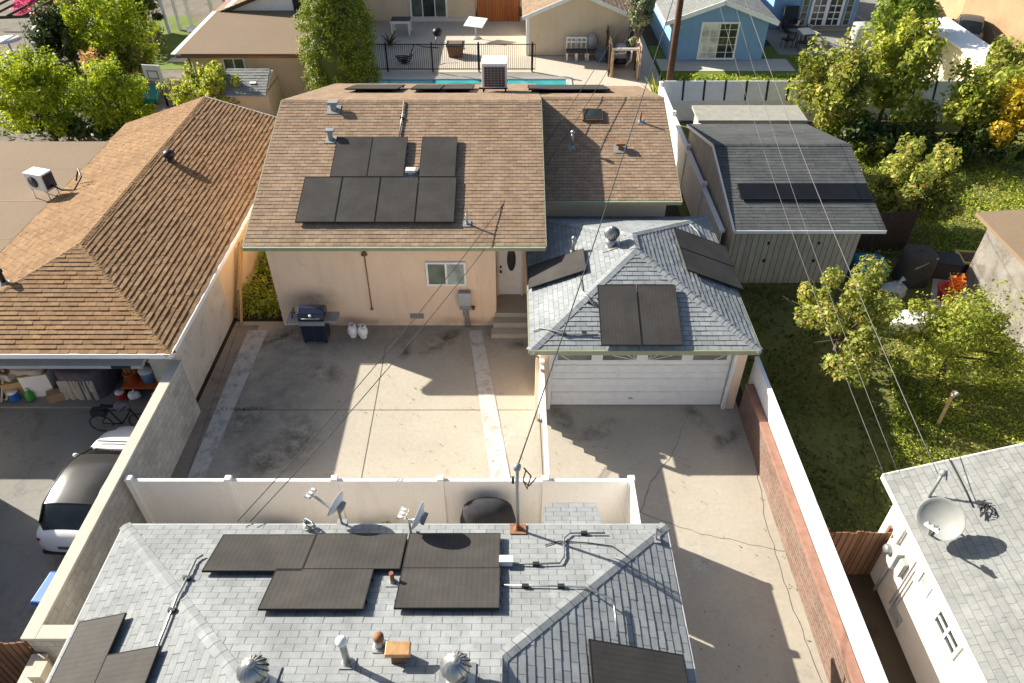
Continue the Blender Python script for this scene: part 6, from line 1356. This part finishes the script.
b = G(600, 61, 0); r_ = empty('storage_bin', b, 'small grey-blue bin on the deck beside the timber enclosure', 'bin'); m = MB(); m.hexa([(-.22, -.2, 0), (.22, -.2, 0), (.22, .2, 0), (-.22, .2, 0), (-.27, -.24, .5), (.27, -.24, .5), (.27, .24, .5), (-.27, .24, .5)]); m.build('bin_body', plain('slate_blue', (.12, .17, .25), .5), r_, local=True); m = MB(); m.box(-.29, .29, -.26, .26, .5, .56); m.build('lid', plain('slate_blue', (.12, .17, .25), .5), r_, local=True)
# pool equipment enclosure
e0, e1 = G(610, 76, 0), G(634, 77, 0); xE0, xE1, yE = e0.x, e1.x, e0.y
board_fence('board_fence', (xE0, yE, 0), (xE0 + .1, yE + 4.2, 0), 1.7, 'dark board side of the pool equipment enclosure', M['darkwood'], posts=2)
board_fence('board_fence', (xE1 + .2, yE - .6, 0), (xE1 + .35, yE + 5.0, 0), 1.8, 'pinkish board fence right of the pool equipment', planks('pink_fence', (.46, .33, .26), (.55, .41, .33), (.2, .13, .1), .15), posts=2)
r_ = empty('pump_shelter', (xE0, yE, 0), 'open timber shelter front across the pool equipment', 'shelter'); m = MB(); m.bar((xE0, yE - .1, 1.5), (xE1 + .2, yE - .1, 1.5), .1, .12); m.build('beam', M['offwhite'], r_)
for x in (xE0 + .05, xE1 + .12): m = MB(); m.box(x - .06, x + .06, yE - .16, yE - .04, 0, 1.5); m.build('post', M['rawwood'], r_)
b = V(((xE0 + xE1) / 2, yE + 1.3, 0)); r_ = empty('pool_pump', b, 'pool pump and filter tank inside the timber enclosure', 'pool pump'); m = MB(); m.lathe([(0, 0), (.38, 0), (.4, .2), (.4, .9), (.3, 1.1), (0, 1.15)], (.05, .6, 0), 18); m.build('filter_tank', M['greytrim'], r_, local=True); m = MB(); m.tube([(-.4, 0, .35), (.35, 0, .35)], .16, 12); m.build('pump_motor', M['black'], r_, local=True); m = MB()
m.tube([(-.4, 0, .5), (-.4, 0, .8), (.3, .1, .8), (.3, .2, 1.0)], .05, 8); m.tube([(.35, -.1, .2), (.6, -.2, .5), (.6, -.2, 1.0)], .05, 8); m.build('pump_pipe', M['white'], r_, local=True)
# blue house
bl = empty('blue_house', (12.5, 47, 0), 'blue stucco house with a white edged gable and a gridded patio door', 'house')
Yb = 43.3; xl, xr = YP(667, 62, Yb).x, YP(761, 60, Yb).x; xc = (xl + xr) / 2; ze = YP(766, 17, Yb).z; za = ze + (xr - xl) / 2 * .36
m = MB(); m.box(xl, xr, Yb, 56, 0, ze); m.wallprism([(xl, Yb + .001, ze - .01), (xr, Yb + .001, ze - .01), (xc, Yb + .001, za - .1)], (0, 1, 0), 8); m.build('wall', M['blue_wall'], bl)
g1 = [V((xl - .45, Yb - .35, ze - .14)), V((xc, Yb - .35, za)), V((xc, 57, za)), V((xl - .45, 57, ze - .14))]; g2 = [V((xr + .45, Yb - .35, ze - .14)), V((xr + .45, 57, ze - .14)), V((xc, 57, za)), V((xc, Yb - .35, za))]
make_roof(bl, [g1, g2], M['shingle_right'], M['white'], .3, .02, (), t=.16)
m = MB(); m.bar(g1[0] + V((0, -.03, -.12)), g1[1] + V((0, -.03, -.12)), .05, .24); m.bar(g1[1] + V((0, -.03, -.12)), g2[0] + V((0, -.03, -.12)), .05, .24); m.bar(g1[0] + V((-.03, 0, -.1)), g1[3] + V((-.03, 0, -.1)), .05, .2); m.build('barge_board', M['white'], bl)
q0, q1 = YP(698, 60, Yb), YP(731, 60, Yb); window(bl, ((q0.x + q1.x) / 2, Yb - .02, 1.12), (1, 0, 0), (0, -1, 0), q1.x - q0.x + .25, 2.1, 4, 5, [M['curtain'], M['glass_dark']], M['white'], .1, name='patio_door', bar=.02)
m = MB(); m.box(xl + .5, xl + .62, Yb - .05, Yb - .001, 1.8, 1.95); m.build('switch_box', M['greytrim'], bl)
b2 = empty('blue_house', (20, 52, 0), 'second blue house at the top with white french doors', 'house')
Y2 = 49.4; xl, xr = YP(778, 28, Y2).x, YP(852, 28, Y2).x; m = MB(); m.box(xl - .6, xr, Y2, 57, 0, 2.9); m.build('wall', M['blue_wall'], b2); m = MB(); m.hexa([(xl - 1, Y2 - .4, 2.85), (xr + .4, Y2 - .4, 2.85), (xr + .4, 57, 4.6), (xl - 1, 57, 4.6), (xl - 1, Y2 - .4, 3.0), (xr + .4, Y2 - .4, 3.0), (xr + .4, 57, 4.75), (xl - 1, 57, 4.75)]); m.build('roof', M['shingle_right'], b2)
q0, q1 = YP(806, 27, Y2), YP(838, 27, Y2); window(b2, ((q0.x + q1.x) / 2, Y2 - .03, 1.15), (1, 0, 0), (0, -1, 0), q1.x - q0.x, 2.2, 2, 1, [M['glass_dark'], M['glass_dark']], M['white'], .16, name='french_door', bar=.12)
m = MB()
for s in range(2):
    x0 = q0.x + (q1.x - q0.x) * (.5 * s) 
    for k in (1,): m.box(x0 + (q1.x - q0.x) * .25 - .03, x0 + (q1.x - q0.x) * .25 + .03, Y2 - .09, Y2 - .03, .2, 2.15)
    for k in range(1, 5): m.box(x0 + .2, x0 + (q1.x - q0.x) * .5 - .1, Y2 - .088, Y2 - .03, .2 + .4 * k - .03, .2 + .4 * k + .03)
m.build('door_muntin', M['white'], b2)
for s in (-1, 1): x = (q0.x if s < 0 else q1.x) + s * .38; window(b2, (x, Y2 - .02, 1.2), (1, 0, 0), (0, -1, 0), .5, 2.1, 1, 5, [M['glass_green']], M['greytrim'], .08, name='side_light')
m = MB(); m.box(xl, xr, Y2 - .7, Y2 - .001, 0, .18); m.build('door_step', M['darkstrip'], b2)
b = G(789, 32, 0); r_ = empty('patio_chair', b, 'dark wicker armchair against the second blue house', 'chair'); m = MB(); m.box(-.45, .45, -.4, .4, .15, .5); m.build('seat', M['darkfabric'], r_, local=True, bevel=.04); m = MB(); m.hexa([(-.45, .25, .5), (.45, .25, .5), (.45, .4, .5), (-.45, .4, .5), (-.45, .4, 1.45), (.45, .4, 1.45), (.45, .52, 1.45), (-.45, .52, 1.45)]); m.build('backrest', M['darkfabric'], r_, local=True)
for s in (-1, 1): m = MB(); m.box(s * .45 - .07, s * .45 + .07, -.4, .3, .5, .75); m.build('armrest', M['darkfabric'], r_, local=True)
b = G(800, 44, 0); r_ = empty('patio_table', b, 'dark square patio table before the french doors', 'table', .2); m = MB(); m.box(-.7, .7, -.6, .6, .7, .76); m.build('tabletop', plain('table_glass', (.10, .12, .14), .3), r_, local=True)
for x in (-.6, .6):
    for y in (-.5, .5): m = MB(); m.tube([(x, y, 0), (x, y, .7)], .035, 6); m.build('leg', M['black'], r_, local=True)
for k, (px, py, l, rz) in enumerate(((786, 47, 'left black metal chair at the dark square table', .3), (801, 50, 'black metal chair before the dark square table', -.1), (811, 40, 'pale cushioned chair right of the dark square table', -1.2))):
    r_ = empty('patio_chair', G(px, py, 0), l, 'chair', rz, 'chairs around the dark patio table'); m = MB(); m.box(-.27, .27, -.25, .25, .42, .48); m.build('seat', M['black'] if k < 2 else M['white'], r_, local=True); m = MB(); m.tube([(-.27, -.27, .45), (-.29, -.33, .95), (.29, -.33, .95), (.27, -.27, .45)], .03, 6)
    for j in range(4): m.bar((-.2 + .13 * j, -.27, .47), (-.2 + .13 * j, -.33, .93), .03, .02)
    m.build('backrest', M['black'], r_, local=True)
    for x in (-.24, .24):
        for y in (-.22, .22): m = MB(); m.tube([(x, y, 0), (x, y, .42)], .022, 6); m.build('leg', M['black'], r_, local=True)
b = G(858, 46, 0); r_ = cloth('covered_grill', b, 1.15, .95, 1.3, M['greytrim'], 'barbecue under a grey-white cover right of the french doors', 'covered grill', .08)
m = MB(); m.box(-.5, .5, -.4, .4, 0, .35); m.build('cart_base', M['black'], r_, local=True)
# long shed with white roof, truck and orange building at the top right
ls = empty('long_shed', (23.8, 39, 0), 'long low beige outbuilding with a white metal roof at the top right', 'shed'); m = MB(); m.box(23.35, 24.3, 35.0, 42.8, 0, 2.2); m.build('wall', M['beige'], ls); m = MB(); m.hexa([(23.2, 34.8, 2.2), (24.5, 34.8, 2.4), (24.5, 43.1, 2.4), (23.2, 43.1, 2.2), (23.2, 34.8, 2.28), (24.5, 34.8, 2.5), (24.5, 43.1, 2.5), (23.2, 43.1, 2.28)]); rf = m.build('roof', M['white'], ls); m = MB(); m.lathe([(.38, .0), (.3, .03), (0, .05)], (23.9, 36.2, 2.42), 10); m.build('rust_patch', M['copper'], rf)
m = MB(); m.box(23.32, 23.352, 36.3, 36.36, 0, 2.2); m.build('panel_joint', M['darkwood'], ls)
root = empty('parked_car', G(963, 40, 0), 'dark silver car seen from behind beside the orange-tan building', 'car', R(-27)); car(root, 4.4, 1.8, 1.6, M['carblack'], M['carblack'])
ob = empty('orange_building', (31, 48, 0), 'orange-tan stucco building at the top right corner', 'building'); p = [G(985, 38, 0), G(1003, 47, 0)]; m = MB(); m.prism([(28.6, 48.8), (30.5, 43.0), (38, 45), (36, 56), (30, 56)], 0, 3.6); m.build('wall', M['orange_wall'], ob); m = MB(); m.prism([(28.5, 48.8), (30.45, 42.9), (38.1, 44.9), (36.1, 56.1), (29.9, 56.1)], 3.6, 3.75); m.build('parapet', M['tan_wall'], ob)

# ================================================================== far left
fl = empty('brown_roof_house', (-13.5, 39, 0), 'beige house with a low brown roof left of the cypress', 'house')
m = MB(); m.box(-16.1, -9.9, 37.0, 42, 0, 2.55); m.build('wall', M['beige'], fl)
m = MB(); m.hexa([(-16.6, 36.5, 2.52), (-9.7, 36.5, 2.52), (-9.7, 42.2, 2.95), (-16.2, 42.2, 2.95), (-16.6, 36.5, 2.64), (-9.7, 36.5, 2.64), (-9.7, 42.2, 3.07), (-16.2, 42.2, 3.07)]); m.build('flat_roof', M['flat'], fl)
m = MB(); m.box(-15.8, -9.9, 42.3, 50, 0, 3.2); m.wallprism([(-15.8, 42.31, 3.19), (-9.9, 42.31, 3.19), (-12.2, 42.31, 4.3)], (0, 1, 0), 6); m.build('gable_wall', M['white'], fl)
make_roof(fl, [[V((-16.5, 42.0, 2.9)), V((-12.2, 42.0, 4.45)), V((-12.2, 52, 4.45)), V((-16.5, 52, 2.9))], [V((-9.4, 42.0, 3.1)), V((-9.4, 52, 3.1)), V((-12.2, 52, 4.45)), V((-12.2, 42.0, 4.45))]], M['shingle_brown'], M['darkwood'], .3, .03, (), t=.18)
m = MB(); m.box(-12.0, -11.2, 42.28, 42.309, 3.0, 3.9); m.build('gable_vent', M['black'], fl)
window(fl, (-14.0, 36.98, 1.9), (1, 0, 0), (0, -1, 0), 1.1, .8, 2, 1, [M['glass_green'], M['glass_green']], M['white'], .07)
m = MB(); m.bar((-16.6, 36.46, 2.5), (-9.7, 36.46, 2.5), .06, .1); m.tube([(-16.2, 36.9, 2.5), (-16.1, 36.95, .1)], .05, 8); m.build('gutter', M['rust'], fl)
m = MB(); m.bar((-16.6, 36.5, 2.6), (-16.2, 42.2, 3.02), .5, .05); m.build('white_roof_edge', M['white'], fl)
gs = empty('storage_shed', (-12.8, 34.8, 0), 'beige resin garden shed with a grey shingle-look roof', 'shed'); m = MB(); m.box(-13.75, -11.6, 33.9, 36.0, 0, 1.75); m.build('wall', M['beige'], gs); m = MB(); m.norecalc = True; SP = [V((-13.95, 33.6, 1.68)), V((-11.6, 33.6, 1.68)), V((-11.75, 35.4, 2.3)), V((-13.8, 35.4, 2.3))]; m.courses(SP, .2, .02); ro = m.build('roof', M['shingle_right'], gs); roof_slab([SP]).build('soffit', M['greytrim'], ro); m = MB(); m.wallprism([(-11.6, 33.7, 1.7), (-11.6, 36.0, 1.7), (-11.6, 35.4, 2.24)], (-1, 0, 0), .1); m.build('gable_wall', M['beige'], gs)
m = MB(); m.box(-13.4, -13.1, 34.3, 34.8, 1.97, 2.0); m.box(-12.5, -12.2, 34.3, 34.8, 1.97, 2.0); m.build('roof_light', M['white'], gs)
r_ = cloth('tarp_pile', (-12.1, 32.0, 0), 1.7, 1.1, 1.1, M['greytrim'], 'silver and black tarp heap in front of the resin shed', 'tarp', .2)
r_ = empty('step_stool', (-10.75, 34.6, 0), 'white step stool standing beside the resin shed', 'stool'); m = MB(); m.box(-.3, .3, -.25, .25, .85, .9); m.build('seat', M['white'], r_, local=True)
for x in (-.28, .28):
    for y in (-.24, .24): m = MB(); m.box(x - .03, x + .03, y - .03, y + .03, 0, .85); m.build('leg', M['white'], r_, local=True)
m = MB(); m.box(-.28, .28, -.26, -.2, .4, .45); m.build('step', M['white'], r_, local=True)
pg = empty('white_pergola', (-21.5, 49.5, 0), 'white timber pergola over a patio at the top left', 'pergola')
for k, (px, py) in enumerate(((170, 33), (181, 30), (192, 26), (214, 20))): b = G(px, py, 0); m = MB(); m.box(b.x - .1, b.x + .1, b.y - .1, b.y + .1, 0, 2.3); m.build('post', M['white'], pg)
a0 = G(170, 33, 0); m = MB(); m.hexa([(a0.x - 1.0, a0.y - .4, 2.3), (a0.x + 4.6, a0.y + 1.8, 2.3), (a0.x + 4.6, 57, 2.3), (a0.x - 1.0, 57, 2.3), (a0.x - 1.0, a0.y - .4, 2.48), (a0.x + 4.6, a0.y + 1.8, 2.48), (a0.x + 4.6, 57, 2.48), (a0.x - 1.0, 57, 2.48)]); m.build('roof', M['white'], pg)
b = G(205, 40, 0); r_ = empty('patio_table', b, 'pale folding table on the patio below the white pergola', 'table', .4); m = MB(); m.box(-.9, .9, -.45, .45, .7, .76); m.build('tabletop', M['white'], r_, local=True)
for x in (-.8, .8):
    for y in (-.38, .38): m = MB(); m.box(x - .03, x + .03, y - .03, y + .03, 0, .7); m.build('leg', M['greytrim'], r_, local=True)
b = G(222, 33, 0); r_ = boxthing('storage_bin', b, (1.0, .7, .6), M['white'], 'white cooler box beside the pale folding table', 'cooler', .4, M['white'])
b = G(200, 52, 0); r_ = empty('stone_path', b, 'pale stepping path across the small far lawn', 'path')
m = MB()
for k in range(6): q = G(178 + 7 * k, 60 - 4.5 * k, 0) - b; m.box(q.x - .5, q.x + .5, q.y - .35, q.y + .35, -.01, .02)
m.build('paving_stone', M['strip'], r_, local=True)
bpx = G(168, 106, 0); root = empty('basketball_hoop', bpx, 'white basketball backboard on a thin black pole behind the left roof', 'basketball hoop'); tp = V((bpx.x - .25, bpx.y, YP(161, 76, bpx.y).z)); m = MB(); m.tube([bpx, V((bpx.x, bpx.y, tp.z - .5)), tp + V((0, .2, -.1))], .06, 8); m.build('pole_shaft', M['black'], root)
u_ = V((1, -.15, 0)).normalized(); n_ = V((-.15, -1, 0)).normalized(); bc = tp + V((0, 0, .15)); m = MB(); m.obox(bc, u_, (0, 0, 1), n_, .48, .40, .025); bb = m.build('backboard', M['white'], root); m = MB()
for s in (-1, 1): m.obox(bc + u_ * s * .26 + n_ * .03 - V((0, 0, .08)), u_, (0, 0, 1), n_, .03, .22, .006); m.obox(bc + V((0, 0, -.08 + s * .19)) + n_ * .03, u_, (0, 0, 1), n_, .23, .03, .006)
m.build('target_square', M['greymetal'], bb); m = MB(); m.lathe([(.2, -.012), (.225, 0), (.2, .012)], bc + n_ * .3 - V((0, 0, .32)), 18); m.build('hoop_rim', M['orangep'], root)
tq = [G(137, 103, 0), G(158, 104, 0), G(162, 84, 0), G(140, 80, 0)]; m = MB(); m.prism([(p.x, p.y) for p in tq], .02, .28); tag(m.build('pool_cover', M['teal'], bevel=.03), 'teal cover sheet lying on the ground behind the lime tree', 'tarp')
gw = empty('garden_wall', (-22, 28.6, 0), 'grey garden wall behind the flat tan roof under the lime trees', 'wall'); m = MB(); m.box(-30, -16.4, 28.5, 28.7, 0, 1.1); m.build('wall_face', M['greywall'], gw); m = MB(); m.box(-30, -16.4, 28.46, 28.74, 1.1, 1.16); m.build('wall_cap', M['greytrim'], gw)
tr = empty('timber_pergola', (-26, 42, 0), 'brown timber pergola over a paved terrace at the far left', 'pergola'); c0, c1, c2, c3 = G(2, 62, 0), G(48, 58, 0), G(40, 22, 0), G(0, 26, 0)
for p in (c0, c1, c2): m = MB(); m.box(p.x - .08, p.x + .08, p.y - .08, p.y + .08, 0, 2.3); m.build('post', M['darkwood'], tr)
m = MB(); m.bar(V((c0.x - 3, c0.y, 2.35)), V((c1.x, c1.y, 2.35)), .12, .16); m.bar(V((c3.x - 3, c2.y, 2.35)), V((c2.x, c2.y, 2.35)), .12, .16); m.build('beam', M['darkwood'], tr); m = MB()
for k in range(7): x = c1.x - .2 - k * .9; m.bar((x, c1.y - .4, 2.48), (x + .3, c2.y + .4, 2.48), .06, .12)
m.build('rafter', M['darkwood'], tr)
b = G(12, 52, 0); r_ = empty('patio_table', b, 'round white table under the brown pergola at the far left', 'table'); m = MB(); m.lathe([(0, .7), (.8, .7), (.82, .74), (0, .75)], (0, 0, 0), 22); m.build('tabletop', M['white'], r_, local=True); m = MB(); m.tube([(0, 0, 0), (0, 0, .7)], .06, 8); m.lathe([(.35, 0), (.3, .05), (.05, .1)], (0, 0, 0), 14); m.build('pedestal', M['greytrim'], r_, local=True)
